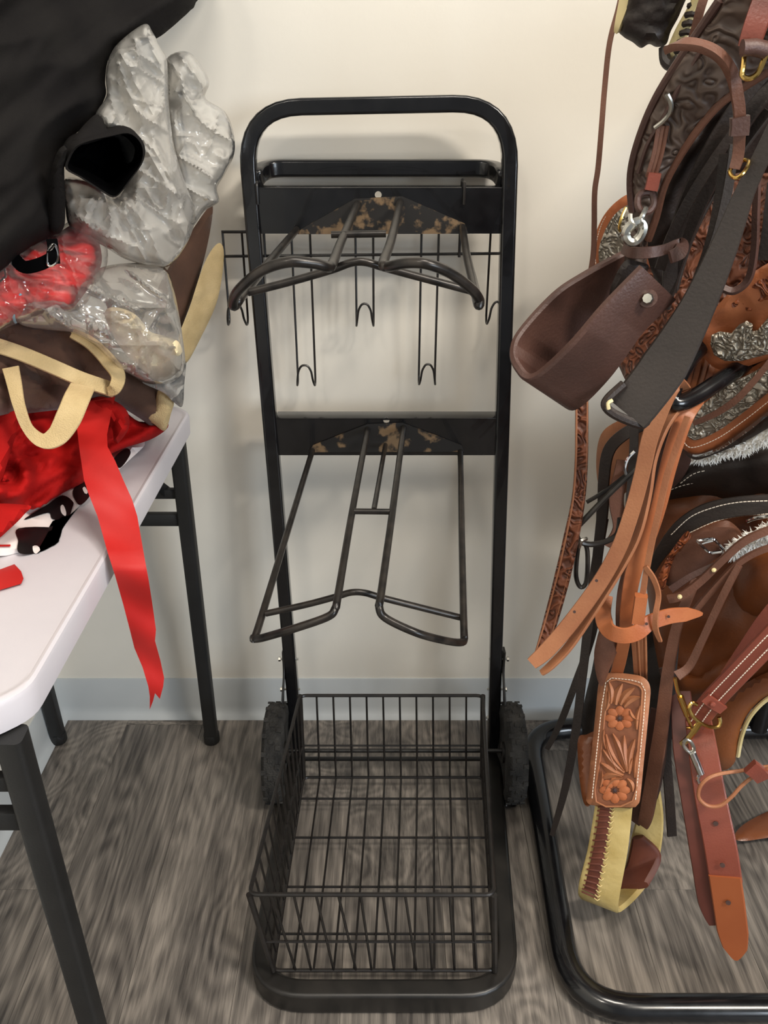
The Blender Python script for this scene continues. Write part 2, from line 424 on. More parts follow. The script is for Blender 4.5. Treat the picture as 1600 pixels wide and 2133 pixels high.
def tufts(geo, n, ln, rad, seed=1, toward=(-0.3, -0.9, 0.3)):
    """short woolly spikes over the room-facing side of a shape"""
    V, Fs = geo; rnd = random.Random(seed); T = Vector(toward); out = []; tri = []
    for f in Fs:
        p = [Vector(V[i]) for i in f[:3]]; nn = (p[1] - p[0]).cross(p[2] - p[0])
        if nn.length < 1e-10: continue
        ar = nn.length; nn = nn.normalized()
        if nn.dot(T) < 0: nn = -nn
        tri.append((p, nn, ar))
    ws = [t[2] for t in tri]
    for p, nn, _ in rnd.choices(tri, ws, k=n):
        u, v = rnd.random(), rnd.random()
        if u + v > 1: u, v = 1 - u, 1 - v
        c = p[0] + (p[1] - p[0]) * u + (p[2] - p[0]) * v
        d = (nn + Vector((rnd.uniform(-.8, .8), rnd.uniform(-.5, .3), rnd.uniform(-.9, .5)))).normalized() * ln * rnd.uniform(.6, 1.2)
        a_ = d.orthogonal().normalized() * rad; b_ = d.normalized().cross(a_)
        out.append(([c + a_, c - a_ * .5 + b_ * .87, c - a_ * .5 - b_ * .87, c + d], [(0, 1, 3), (1, 2, 3), (2, 0, 3)]))
    return join(*out)

# ================================================================ SETTING
def struct(name, geo, m, smooth=False):
    o = raw(name, geo, m, smooth); o['kind'] = 'structure'; return o
XR, YF = 3.2, -3.6
struct('wall_back', box(((LEFTWALL + XR) / 2, WALL + 0.05, 1.35), (XR - LEFTWALL, 0.10, 2.7)), MAT['wall'])
struct('wall_left', box((LEFTWALL - 0.05, (WALL + YF) / 2 + 0.05, 1.35), (0.10, WALL - YF + 0.10, 2.7)), MAT['wall'])
floor = struct('floor', box(((LEFTWALL + XR) / 2, (WALL + YF) / 2, -0.027), (XR - LEFTWALL, WALL - YF, 0.05)), MAT['joint'])
# planks, each its own board
PW, PL, TH = 0.1627, 1.22, 0.006
pm = bpy.data.meshes.new('plank'); g = bbox_bevel((0, 0, 0), (PW - 0.0004, PL - 0.0004, TH), 0.0003, 1)
pm.from_pydata([tuple(v) for v in g[0]], [], g[1]); pm.materials.append(MAT['floor'])
random.seed(5)
x = -0.228 - 3 * PW + PW / 2; ci = 0
while x < 1.35:
    off = [0.0, 0.42, 0.83, 0.20, 0.62, 0.98, 0.34][ci % 7]
    y0 = 1.02 + off - 3 * PL
    if ci == 4: y0 = 1.02 - 2 * PL
    y = y0
    while y < WALL:
        lo, hi = max(y, -1.0), min(y + PL, WALL - 0.002)
        xl, xh = max(x - PW / 2, LEFTWALL + 0.001), x + PW / 2
        if hi - lo > 0.02 and xh - xl > 0.01:
            o = bpy.data.objects.new('plank', pm); COL.objects.link(o); o.parent = floor
            o.location = ((xl + xh) / 2, (lo + hi) / 2, -TH / 2 + 0.0004); o.scale = ((xh - xl) / PW, (hi - lo) / PL, 1)
        y += PL
    x += PW; ci += 1
# cove base: upright face with a flared toe
bp = [(0.0, 0.0), (-0.016, 0.0), (-0.015, 0.004), (-0.009, 0.010), (-0.005, 0.018), (-0.0035, 0.030), (-0.0032, 0.099), (-0.0022, 0.102), (0.0, 0.102)]
def cove(pts, up): return sweep(pts, bp, False, up)
V = [];
def cove_strip(p0, p1, into):
    into = Vector(into); vs_, fs_ = [], []
    for p in (p0, p1):
        for (a, z) in bp: vs_.append(Vector(p) + into * (-a) + Vector((0, 0, z)))
    q = len(bp); fs_ = [(k, (k + 1) % q, q + (k + 1) % q, q + k) for k in range(q)] + [tuple(range(q)), tuple(range(2 * q - 1, q - 1, -1))]
    return vs_, fs_
struct('baseboard_back', cove_strip((LEFTWALL + 0.0, WALL, 0), (XR, WALL, 0), (0, -1, 0)), MAT['base'], True)
struct('baseboard_left', cove_strip((LEFTWALL, YF, 0), (LEFTWALL, WALL - 0.003, 0), (1, 0, 0)), MAT['base'], True)

# ================================================================ SADDLE CART
cart = thing('saddle_cart', 'black steel two tier saddle cart with wire basket standing against the wall', 'saddle cart', (0.01, 1.07, 0))
def ul(z): return Vector((-0.178 - 0.0277 * (z - 0.2195), 1.33 + 0.0571 * (z - 0.2195), z))
def ur(z): return Vector((0.2134 - 0.0279 * (z - 0.2195), 1.33 + 0.0571 * (z - 0.2195), z))
SQ = rrect(0.0235, 0.0235, 0.0042)
zt = 1.205
path = fillet([ul(0.012), ul(zt - 0.003), ur(zt + 0.004), ur(0.012)], 0.085, 9)
flatwn(part('frame', sweep(path, SQ, False, Vector((0, -1, 0))), MAT['black'], cart, smooth=180))
def crossbar(z0, z1, hx, hz):
    a0, b0 = ul((z0 + z1) / 2), ur((z0 + z1) / 2)
    V, Fs = [], []
    # front plate with a drilled hole: fan of quads around an octagonal hole
    y = a0.y - 0.006; xL, xR = a0.x + 0.009, b0.x - 0.009
    hole = [(hx + 0.0052 * math.cos(t * math.pi / 8), hz + 0.0052 * math.sin(t * math.pi / 8)) for t in range(16)]
    pts = [Vector((xL, z0)), Vector((xR, z0)), Vector((xR, z1)), Vector((xL, z1))] + [Vector(h) for h in hole]
    ed = [(0, 1), (1, 2), (2, 3), (3, 0)] + [(4 + k, 4 + (k + 1) % 16) for k in range(16)]
    res = delaunay_2d_cdt(pts, ed, [], 1, 1e-6)
    T = 0.004; n = len(res[0]); V = [Vector((p.x, y, p.y)) for p in res[0]] + [Vector((p.x, y + T, p.y)) for p in res[0]]
    for f in res[2]:
        c = sum((res[0][i] for i in f), Vector((0, 0))) / len(f)
        if (c - Vector((hx, hz))).length < 0.005: continue
        Fs.append(tuple(f)); Fs.append(tuple(n + i for i in reversed(f)))
    for k in range(16): Fs.append((4 + k, 4 + (k + 1) % 16, n + 4 + (k + 1) % 16, n + 4 + k))
    Fs += [(0, 1, n + 1, n), (1, 2, n + 2, n + 1), (3, 0, n, n + 3)]
    lip = bbox_bevel(((xL + xR) / 2, y + 0.017, z1 - 0.0015), (xR - xL, 0.034, 0.004), 0.0015, 2)
    return join((V, Fs), lip), y
zU, zL = (1.027, 1.0935), (0.666, 0.7325)
g, yU = crossbar(*zU, P(788, 406, 1.372).x, P(788, 406, 1.372).z); part('crossbar', g, MAT['black'], cart, smooth=30)
g, yL = crossbar(*zL, P(805, 876, 1.352).x, P(805, 876, 1.352).z); part('crossbar', g, MAT['black'], cart, smooth=30)

def support(y, gus, rods, r):
    o = part('saddle_support', prism([P(a, b, y - 0.0035) for a, b in gus], (0, 1, 0), 0.003), MAT['rust'], cart, 'gusset plate with chipped paint carrying a bent rod saddle support', smooth=False)
    for nm, pts, rr in rods:
        pp = [P(*p) for p in pts]
        if len(pp) > 2: pp = catmull(pp, 7)
        c = part(nm, tube(pp, rr or r, 10), MAT['arm'], o)
    return o
yu, yl = yU - 0.002, yL - 0.002
support(yU, [(617, 488), (628, 477), (740, 414), (838, 409), (968, 466), (976, 487)], [
    ('side_rod', [(618, 478, yu), (560, 547, 1.06), (507, 612, .893), (492, 634, .872), (486, 636, .866), (487, 622, .858), (503, 598, .845), (545, 564, .832), (600, 546, .825), (655, 549, .832), (684, 556, .842), (694, 546, .87), (712, 500, 1.03), (745, 424, yu)], 0),
    ('side_rod', [(834, 420, yu), (815, 500, 1.03), (799, 546, .87), (808, 555, .848), (845, 548, .832), (890, 550, .825), (940, 570, .835), (982, 602, .848), (998, 624, .858), (996, 633, .868), (985, 585, .98), (973, 535, 1.12), (963, 472, yu)], 0),
    ('front_brace', [(517, 609, .902), (600, 588, .9), (690, 562, .897), (732, 547, .893), (762, 546, .893), (800, 557, .897), (870, 576, .9), (986, 607, .905)], 0.0042),
    ('cross_rod', [(690, 489, 1.062), (804, 487, 1.062)], 0.0042),
    ('centre_rod', [(797, 484, yu), (748, 489, 1.062)], 0.0038)], 0.0052)
support(yL, [(642, 942), (652, 928), (765, 884), (838, 881), (962, 928), (968, 941)], [
    ('side_rod', [(651, 938, yl), (592, 1130, 1.08), (537, 1310, .878), (528, 1328, .866), (535, 1331, .857), (560, 1325, .84), (620, 1307, .825), (682, 1285, .826), (698, 1268, .832), (705, 1236, .855), (733, 1070, 1.04), (766, 893, yl)], 0),
    ('side_rod', [(841, 890, yl), (817, 1070, 1.04), (794, 1236, .855), (790, 1264, .834), (804, 1288, .828), (870, 1319, .82), (930, 1335, .838), (960, 1338, .857), (967, 1331, .868), (966, 1300, .89), (962, 1120, 1.09), (959, 940, yl)], 0),
    ('front_brace', [(554, 1278, .903), (640, 1259, .9), (700, 1243, .895), (732, 1234, .893), (760, 1235, .893), (795, 1245, .895), (870, 1264, .9), (958, 1286, .908)], 0.0042),
    ('cross_rod', [(737, 1065, 1.045), (819, 1066, 1.045)], 0.0042),
    ('centre_rod', [(803, 926, yl), (779, 1062, 1.045)], 0.0038)], 0.0048)
# loop behind the uprights
zb = 1.106
a, b = ul(zb), ur(zb)
bump_path = fillet([a + Vector((0.004, 0.004, -0.006)), Vector((a.x + 0.012, 1.452, zb + 0.008)), Vector((b.x - 0.012, 1.452, zb + 0.008)), b + Vector((-0.004, 0.004, -0.006))], 0.05, 7)
flatwn(part('rear_bumper', sweep(bump_path, rrect(0.022, 0.026, 0.005), False, Vector((0, 0, 1))), MAT['black'], cart, smooth=180))
# base frame
bz = 0.0215
basep = fillet([(-0.174, 1.322, bz), (-0.191, 0.815, bz), (0.187, 0.815, bz), (0.2175, 1.322, bz)], 0.075, 8)
flatwn(part('base_frame', sweep(basep, rrect(0.031, 0.041, 0.0065), False, Vector((0, 0, 1))), MAT['blackworn'], cart, smooth=180))
part('base_crossbar', tube([(-0.172, 1.300, 0.034), (0.214, 1.300, 0.034)], 0.0045, 8), MAT['blackworn'], cart)
part('axle', tube([(-0.185, 1.253, 0.098), (0.225, 1.253, 0.098)], 0.004, 10), MAT['blackworn'], cart)
# wheels
for sx, X in ((-1, -0.2045), (1, 0.2435)):
    R, hw = 0.093, 0.0195
    tp = [(R - 0.035, -hw * .75), (R - 0.018, -hw), (R - 0.006, -hw * .92), (R, -hw * .6), (R, hw * .6), (R - 0.006, hw * .92), (R - 0.018, hw), (R - 0.035, hw * .75)]
    w = part('wheel', lathe(tp, (X, 1.253, R + 0.001), (1, 0, 0), 40), MAT['rubber'], cart, 'dusty black rubber wheel with lugged tread')
    lug = join(*[box((X + ((k % 3) - 1) * 0.0125, 1.253 + (R + 0.0004) * math.cos(2 * math.pi * k / 54), R + 0.001 + (R + 0.0004) * math.sin(2 * math.pi * k / 54)), (0.009, 0.0085, 0.003),
                Matrix.Rotation(2 * math.pi * k / 54 - math.pi / 2, 3, 'X')) for k in range(54)])
    part('tread', lug, MAT['rubber'], w, kind='stuff', smooth=False)
    part('rim', lathe([(R - 0.03, -hw * .7), (R - 0.034, -hw * .4), (0.02, -hw * .35), (0.02, -hw), (0.008, -hw), (0.008, hw), (0.02, hw), (0.02, hw * .35), (R - 0.034, hw * .4), (R - 0.03, hw * .7)], (X, 1.253, R + 0.001), (1, 0, 0), 28), MAT['blackworn'], w)
# wheel brackets with bolts
for s, X in ((-1, -0.1905), (1, 0.2275)):
    pth = [(X, 1.332, 0.275), (X, 1.327, 0.235), (X + s * .002, 1.300, 0.19), (X + s * .003, 1.27, 0.13), (X + s * .002, 1.235, 0.085), (X, 1.19, 0.022)]
    br = part('wheel_bracket', sweep(catmull(pth, 6), rrect(0.004, 0.022, 0.001), False, Vector((0, -1, -0.6))), MAT['blackworn'], cart)
    bolts = [((X - s * .028, 1.33, 0.255), (X + s * .006, 1.33, 0.255)), ((X - s * .030, 1.324, 0.118), (X + s * .006, 1.324, 0.118)), ((X - s * .02, 1.195, 0.026), (X + s * .007, 1.195, 0.026)), ((X - s * .028, 1.328, 0.185), (X + s * .006, 1.328, 0.185))]
    for p, q in bolts:
        d = Vector(q) - Vector(p)
        part('bolt', join(tube([p, q], 0.0022, 6), lathe([(0.0, 0.0), (0.0045, 0.0), (0.0045, 0.004), (0, .004)], q, d, 6), lathe([(0.0, 0.006), (0.0045, 0.006), (0.0045, 0.010), (0, .010)], p, d, 6)), MAT['steel'], br)
# basket
RB = [Vector(v) for v in ((-0.153, 1.243, .238), (0.180, 1.243, .238), (0.152, 0.818, .235), (-0.186, 0.818, .236))]
BB = [Vector(v) for v in ((-0.154, 1.236, .047), (0.188, 1.236, .047), (0.166, 0.838, .047), (-0.166, 0.838, .047))]
basket = part('basket', tube(fillet(RB, 0.012, 4, True), 0.0032, 8, True), MAT['wire'], cart, 'black wire basket open at the top')
part('bottom_rim', tube(fillet(BB, 0.01, 4, True), 0.0028, 8, True), MAT['wire'], basket)
def wire(p, q, r=0.0019): return part('wire', tube([p, q], r, 6), MAT['wire'], basket)
for k in range(4): part('corner_post', tube([BB[k], RB[k]], 0.0046, 8), MAT['wire'], basket)
L = lambda a, b, t: a + (b - a) * t
for i in range(1, 11):
    t = i / 11
    wire(L(BB[0], BB[1], t), L(RB[0], RB[1], t))                     # back
    wire(L(BB[0], BB[1], t), L(BB[3], BB[2], t))                     # floor, lengthwise
    t2 = t + 0.012 * math.sin(i * 2.1)
    wire(L(BB[3], BB[2], t2), L(RB[3], RB[2], t))                     # front
for i in range(1, 13):
    t = i / 13
    wire(L(BB[0], BB[3], t), L(RB[0], RB[3], t)); wire(L(BB[1], BB[2], t), L(RB[1], RB[2], t))
for t in (0.13, 0.36, 0.62, 0.84):
    wire(L(BB[0], BB[3], t) - Vector((0, 0, .003)), L(BB[1], BB[2], t) - Vector((0, 0, .003)), 0.0022)
for t in (0.40,):
    wire(L(BB[0], RB[0], t), L(BB[1], RB[1], t)); wire(L(BB[3], RB[3], t), L(BB[2], RB[2], t), 0.0022)
    wire(L(BB[0], RB[0], t), L(BB[3], RB[3], t)); wire(L(BB[1], RB[1], t), L(BB[2], RB[2], t))

# ================================================================ HOOK RACK hung behind the cart
yh = 1.418
hook = thing('hook_rack', 'black wire hook rack hanging behind the upper crossbar of the cart', 'hook rack', P(760, 797, yh))
def hz(y): return P(760, y, yh).z
def hx(x, y): return P(x, y, yh).x
for y, x0, x1 in ((483, 463, 1040), (531, 466, 1040)):
    part('rail', tube([P(x0, y + (3 if y > 500 else 0), yh), P(x1, y - (3 if y > 500 else 0), yh)], 0.0024, 8), MAT['wire'], hook)
for xa, xb, yb in ((473, 512, 672), (612, 650, 797), (742, 778, 674), (876, 911, 795), (1016, 1052, 670)):
    zb_, zt_ = hz(yb), hz(480); xA, xB = hx(xa, 600), hx(xb, 600)
    f = -0.030
    pts = [(xA, yh, zt_), (xA, yh, zb_ + .008), (xA, yh - .006, zb_), (xA, yh - .018, zb_), (xA + .002, yh + f, zb_ + .014), (xA + .004, yh + f, zb_ + .030), (xA + .010, yh + f, zb_ + .040),
           (xB - .010, yh + f, zb_ + .040), (xB - .004, yh + f, zb_ + .030), (xB - .002, yh + f, zb_ + .014), (xB, yh - .018, zb_), (xB, yh - .006, zb_), (xB, yh, zb_ + .008), (xB, yh, zt_)]
    part('hook', tube(fillet(pts, 0.006, 3), 0.0019, 7), MAT['wire'], hook)
for px in (547, 960):
    X = hx(px, 440)
    pts = [(X, yh - .003, hz(535)), (X, yh - .003, 1.101), (X, yU - .004, 1.101), (X, yU - .004, 1.070)]
    part('hanger', tube(fillet(pts, 0.006, 3), 0.0024, 7), MAT['wire'], hook)

# ================================================================ FOLDING TABLE
TX0, TX1, TY0, TY1, TZ = -0.692, -0.326, 0.597, 1.402, 0.74
table = thing('folding_table', 'white plastic folding table with black steel legs against the left wall', 'table', ((TX0 + TX1) / 2, (TY0 + TY1) / 2, 0))
c = 0.034
oct_ = [(TX0, TY0 + c), (TX0 + c, TY0), (TX1 - c, TY0), (TX1, TY0 + c), (TX1, TY1 - c), (TX1 - c, TY1), (TX0 + c, TY1), (TX0, TY1 - c)]
o2 = fillet([Vector((x, y, 0)) for x, y in oct_], 0.018, 4, True)
def ring(inset, z):
    cx, cy = (TX0 + TX1) / 2, (TY0 + TY1) / 2
    return [Vector((p.x + (cx - p.x) * inset / ((TX1 - TX0) / 2), p.y + (cy - p.y) * inset / ((TY1 - TY0) / 2), z)) for p in o2]
rings = [ring(0.010, TZ - 0.038), ring(0.001, TZ - 0.035), ring(0, TZ - 0.007), ring(0.0015, TZ - 0.0025), ring(0.0045, TZ - 0.0005), ring(0.0075, TZ - 0.001), ring(0.009, TZ - 0.0022), ring(0.012, TZ - 0.0022)]
V = [p for r in rings for p in r]; n = len(o2)
Fs = [(i * n + k, i * n + (k + 1) % n, (i + 1) * n + (k + 1) % n, (i + 1) * n + k) for i in range(len(rings) - 1) for k in range(n)]
Fs += [tuple(range(n - 1, -1, -1)), tuple((len(rings) - 1) * n + k for k in range(n))]
part('tabletop', (V, Fs), MAT['tabletop'], table, smooth=35)
LT = rrect(0.026, 0.026, 0.006)
for (yt, yb_, ybar) in ((1.322, 1.388, .55), (0.612, 0.668, .585)):
    for (xt, xb_) in ((-0.343, -0.360), (-0.668, -0.680)):
        lg = part('leg', sweep([(xt, yt, TZ - 0.038), (xb_, yb_, 0.012)], LT, False, Vector((0, -1, 0))), MAT['tableleg'], table)
        part('foot_cap', lathe([(0, 0), (0.014, 0), (0.0165, 0.004), (0.0165, 0.020), (0.0155, 0.024), (0, .024)], (xb_, yb_, 0.0006), (0, 0, 1), 16), MAT['tableleg'], lg)
    t = (TZ - ybar) / TZ; yy = yt + (yb_ - yt) * t
    part('leg_brace', bbox_bevel((-0.512, yy, ybar), (0.318, 0.014, 0.024), 0.003), MAT['tableleg'], table)
    s = 1 if yt > 1 else -1
    part('folding_brace', join(sweep([(-0.375, yy, ybar + .052), (-0.40, yy - s * .06, TZ - .07), (-0.43, yy - s * .20, TZ - .045)], rrect(0.004, 0.020, 0.001), False, Vector((0, 0, 1))),
         bbox_bevel((-0.385, yy - .004, ybar + .052), (0.06, 0.012, 0.018), 0.002)), MAT['tableleg'], table)
part('apron_rail', bbox_bevel((-0.365, 1.0, TZ - 0.047), (0.012, 0.62, 0.02), 0.002), MAT['tableleg'], table)

# ================================================================ SADDLE RACK (tube base and arm)
rack = thing('saddle_rack', 'glossy black tubular floor rack under the hanging saddles', 'saddle rack', (0.7, 1.1, 0))
rb = fillet([(0.302, 1.405, .0215), (0.277, 0.795, .0215), (1.02, 0.795, .0215), (1.02, 1.405, .0215)], 0.10, 9, True)
part('base_tube', tube(rb, 0.021, 16, True), MAT['black'], rack)
part('post', tube([(0.78, 1.395, .03), (0.78, 1.395, 1.50)], 0.019, 14), MAT['black'], rack)
for z in (1.375, 1.085, 0.755):
    part('saddle_arm', tube(fillet([(0.78, 1.39, z), (0.60, 1.30, z), (0.58, 0.86, z), (0.74, 0.80, z), (0.90, 0.86, z), (0.88, 1.30, z), (0.78, 1.39, z)], 0.06, 5), 0.011, 12), MAT['black'], rack)
part('hanger_arm', tube([P(*p) for p in [(1640, 690, 1.03), (1560, 752, 1.01), (1500, 793, .98), (1450, 825, .962), (1418, 839, .952), (1402, 836, .952), (1400, 818, .958), (1412, 790, .97), (1438, 748, 1.0), (1478, 706, 1.035), (1560, 640, 1.1)]], 0.0105, 12, smooth=5), MAT['black'], rack)

# ================================================================ PILE ON THE TABLE
MAT['jacket'] = mat('black_woven_nylon', (21, 19, 19), (27, 25, 24), rough=0.85, scale=14, bump=0.2, bscale=900, spec=0.12)
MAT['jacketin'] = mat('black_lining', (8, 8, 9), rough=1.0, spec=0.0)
MAT['red'] = mat('red_knit_fabric', (150, 12, 10), (172, 16, 13), rough=0.85, scale=12, bump=0.15, bscale=900, spec=0.2)
MAT['ribbon'] = mat('red_satin_ribbon', (176, 22, 19), (186, 27, 23), rough=0.55, scale=10, bump=0.05, bscale=900)
MAT['redplast'] = mat('red_packaged_cloth', (190, 26, 26), (206, 36, 34), rough=0.5, scale=14)
MAT['print'] = mat('white_printed_plastic', (225, 215, 210), (232, 224, 220), rough=0.3, scale=20, bump=0.1, bscale=60)
MAT['printblack'] = mat('black_print', (20, 19, 20), rough=0.3)
MAT['totebrown'] = mat('dark_brown_suede', (66, 43, 30), (86, 58, 42), rough=0.85, scale=18, bump=0.2, bscale=500, sheen=0.2)
MAT['totetan'] = mat('beige_canvas_webbing', (188, 164, 118), (204, 180, 134), rough=0.85, scale=25, bump=0.4, bscale=600)
MAT['cream'] = mat('cream_cotton', (222, 204, 164), (236, 220, 184), rough=0.85, scale=30, bump=0.3, bscale=400)
MAT['film'] = film('clear_plastic_film', (250, 247, 240), 0.36, 0.22, 12, 1.4)
MAT['film2'] = film('thin_clear_plastic', (236, 232, 228), 0.03, 0.12, 14, 1.2)
MAT['film3'] = film('clear_plastic_film_thin', (250, 247, 240), 0.17, 0.22, 12, 1.4)
MAT['blue'] = mat('blue_bag_seal', (120, 190, 220), rough=0.3)

def nz(k, s, seed, oct_=2):
    def f(x, y):
        v = 0; a = 1; kk = k
        for _ in range(oct_):
            v += a * noise.noise(Vector((x * kk, y * kk, seed))); a *= 0.5; kk *= 2.1
        return v * s
    return f
def ridge(kx, ky, ang, s, seed):
    ca, sa = math.cos(math.radians(ang)), math.sin(math.radians(ang))
    def f(x, y):
        u, w = x * ca + y * sa, -x * sa + y * ca
        n = noise.noise(Vector((u * kx, w * ky, seed))) + 0.5 * noise.noise(Vector((u * kx * 2.2, w * ky * 2.2, seed + 9)))
        return (abs(n) - 0.3) * s
    return f
def crease(kx, ky, ang, s, w, seed):
    ca, sa = math.cos(math.radians(ang)), math.sin(math.radians(ang))
    def f(x, y):
        u, v = x * ca + y * sa, -x * sa + y * ca
        n = noise.noise(Vector((u * kx, v * ky, seed)))
        return -s * math.exp(-abs(n) / w)
    return f
def addf(*fs): return lambda x, y: sum(f(x, y) for f in fs)
ZT = TZ - 0.0015

# --- printed carrier bag lying on the table
pb_o = [(-60, 1000), (60, 1000), (150, 985), (230, 945), (285, 918), (302, 926), (270, 958), (230, 995), (190, 1035), (170, 1062), (150, 1098), (135, 1125), (128, 1143), (110, 1154), (60, 1157), (0, 1158), (-60, 1162)]
pb_d = [(110, 1150, .888), (300, 925, 1.20), (0, 1000, 1.0), (-60, 1155, .892)]
pbag = thing('carrier_bag', 'white plastic carrier bag with black print lying on the table under red cloth', 'bag', P(60, 1150, .92))
pf = nz(.012, .008, 3)
part('bag_body', panel(pb_o, pb_d, 0.14, 0.012, 26, 0, pf, 11, True, zmin=ZT), MAT['print'], pbag)
def on_bag(o, m, nm='print_patch', lift=.0025, r=True):
    df = affine(pb_d)
    part(nm, panel(o, lambda x, y: df(x, y) - 0.012 - lift + pf(x, y), 0.0012, 0, 10, 0, None, 8, r, zmin=ZT + .0006), m, pbag)
on_bag([(40, 1100), (124, 1102), (127, 1135), (108, 1150), (42, 1153), (38, 1125)], MAT['printblack'])
on_bag([(50, 1082), (100, 1050), (130, 1032), (152, 1045), (150, 1060), (138, 1098), (128, 1100), (126, 1088), (108, 1080), (100, 1068)], MAT['printblack'])
on_bag([(152, 1022), (178, 1000), (188, 1030), (165, 1052)], MAT['printblack'])
on_bag([(238, 955), (262, 934), (272, 945), (250, 975)], MAT['printblack'])
for o in ([(126, 1055), (132, 1052), (138, 1068), (136, 1075), (128, 1068)], [(172, 1018), (177, 1014), (183, 1025), (178, 1029)], [(68, 1138), (80, 1138), (84, 1152), (72, 1153)], [(110, 1142), (120, 1137), (127, 1139), (114, 1148)], [(122, 1120), (129, 1128), (126, 1131)]):
    on_bag(o, MAT['print'], 'print_mark', .0042)
on_bag([(-20, 1135), (22, 1134), (22, 1138), (-20, 1139)], MAT['ribbon'], 'print_mark', .003, False)
# --- red cloth
def swirl(x, y):
    r = math.hypot(x - 15, (y - 995) * 1.1)
    return 0.026 * math.sin(r / 9.5 + 0.5 * math.atan2(y - 995, x - 15)) * math.exp(-(r / 75) ** 2)
redc = thing('red_cloth', 'bunched up red cloth under the brown tote bag on the table', 'cloth', P(90, 1060, 1.0))
rd = [(0, 1050, .945), (345, 885, 1.17), (100, 850, 1.09)]
part('folded_body', panel([(-60, 840), (40, 835), (150, 835), (240, 845), (290, 878), (338, 872), (350, 890), (315, 915), (255, 935), (205, 962), (180, 1000), (130, 1030), (95, 1060), (70, 1068), (40, 1055), (-60, 1040)], rd, 0.10, 0.028, 45, 0.0,
      addf(swirl, ridge(.006, .02, -28, .045, 4), crease(.006, .02, -30, -.014, .10, 5)), 8, True, zmin=ZT + .02), MAT['red'], redc, smooth=180)
part('loose_fold', panel([(170, 838), (215, 826), (262, 852), (268, 892), (240, 926), (232, 890), (200, 858)], [(215, 830, 1.07), (250, 920, 1.03)], 0.02, 0.02, 22, 0, ridge(.02, .06, 40, .012, 2), 8), MAT['red'], redc)
part('loose_fold', panel([(-60, 815), (42, 838), (38, 885), (15, 965), (-5, 1010), (-60, 1030)], [(0, 830, 1.0), (10, 1000, .93)], 0.015, 0.014, 25, 0, nz(.02, .006, 5), 10), MAT['red'], redc)
part('loose_fold', panel([(-60, 1058), (58, 1052), (50, 1072), (20, 1102), (-15, 1130), (-60, 1140)], [(0, 1060, .90), (0, 1130, .868)], 0.01, 0.008, 18, 0, None, 9, zmin=ZT), MAT['red'], redc)
# --- long ribbon hanging over the table edge
ry = [825, 860, 930, 1000, 1080, 1150, 1185, 1260, 1340, 1480]; rv = [1.065, 1.03, .975, .945, .905, .868, .858, .862, .864, .862]
ribd = lambda x, y: float(np.interp(y, ry, rv)) + 0.004 * math.sin(y / 38.0 + x / 60.0) + 0.0028 * math.sin(y / 17.0 - x / 30.0)
rib = panel([(172, 838), (240, 826), (232, 862), (223, 905), (224, 930), (240, 960), (257, 1000), (275, 1040), (286, 1075), (299, 1150), (310, 1210), (318, 1262), (325, 1312), (323, 1335), (334, 1375), (342, 1412), (340, 1430), (333, 1456), (323, 1444), (319, 1460), (312, 1478), (312, 1450), (309, 1430), (297, 1390), (280, 1350), (270, 1310), (257, 1260), (240, 1200), (224, 1150), (203, 1075), (185, 1030), (175, 1000), (166, 940), (160, 890)],
            ribd, 0.0012, 0, 30, 0, None, 9, False)
single('ribbon', rib, MAT['ribbon'], 'long red ribbon with a forked end hanging over the table edge', 'ribbon')
tg = panel([(-60, 1192), (0, 1186), (30, 1175), (44, 1190), (49, 1205), (44, 1216), (0, 1229), (-60, 1242)], lambda x, y: PZ(x, y, TZ + .0005).y, 0.0015, 0, 10, 0, None, 12, False)
single('red_strip', tg, MAT['ribbon'], 'short flat red strip lying near the front of the white tabletop', 'ribbon')

# --- brown tote bag
tote = thing('tote_bag', 'dark brown tote bag with beige handles and trim in the pile on the table', 'tote bag', P(170, 860, 1.08))
td = [(0, 760, .995), (350, 850, 1.17), (150, 700, 1.09)]
part('bag_body', panel([(-60, 665), (60, 668), (160, 680), (230, 722), (270, 765), (325, 790), (350, 812), (358, 838), (345, 880), (322, 892), (292, 872), (240, 842), (200, 838), (160, 838), (110, 855), (-60, 850)], td, 0.10, 0.03, 40, 0, addf(ridge(.009, .03, 25, .016, 6), nz(.02, .004, 3)), 11), MAT['totebrown'], tote)
part('end_band', panel([(331, 812), (361, 834), (356, 862), (344, 897), (322, 884), (304, 868), (322, 846)], [(330, 815, 1.125), (345, 895, 1.125)], 0.01, 0.008, 16, 0, None, 8), MAT['totetan'], tote)
part('trim_band', strap([(-30, 712, .955), (40, 735, .965), (110, 764, .985), (170, 790, 1.0), (236, 812, 1.025)], 32, 0.005, base=Vector((.3, -.8, .5))), MAT['totetan'], tote)
part('trim_band', strap([(150, 694, 1.03), (190, 716, 1.03), (226, 752, 1.02), (246, 782, 1.01), (240, 808, 1.005), (228, 816, 1.01)], [22, 28, 32, 30, 26, 20], 0.005, base=Vector((.3, -.8, .5))), MAT['totetan'], tote)
part('handle', strap([(22, 766, .955), (30, 800, .945), (40, 845, .935), (58, 892, .93), (88, 918, .925), (118, 908, .925), (142, 872, .93), (160, 830, .945), (172, 805, .97)], [34, 30, 26, 24, 30, 46, 52, 52, 50], 0.004, base=Vector((.2, -.8, .5)), rolls=[0, 0, 20, 30, 10, -10, 0, 0, 0]), MAT['totetan'], tote)
part('back_panel', panel([(438, 428), (443, 445), (430, 520), (405, 610), (380, 680), (372, 720), (335, 700), (325, 620), (350, 560), (400, 480)], [(435, 440, 1.40), (360, 700, 1.33), (330, 620, 1.33)], 0.012, 0.01, 30, 0, nz(.015, .006, 4), 12), MAT['totebrown'], tote)
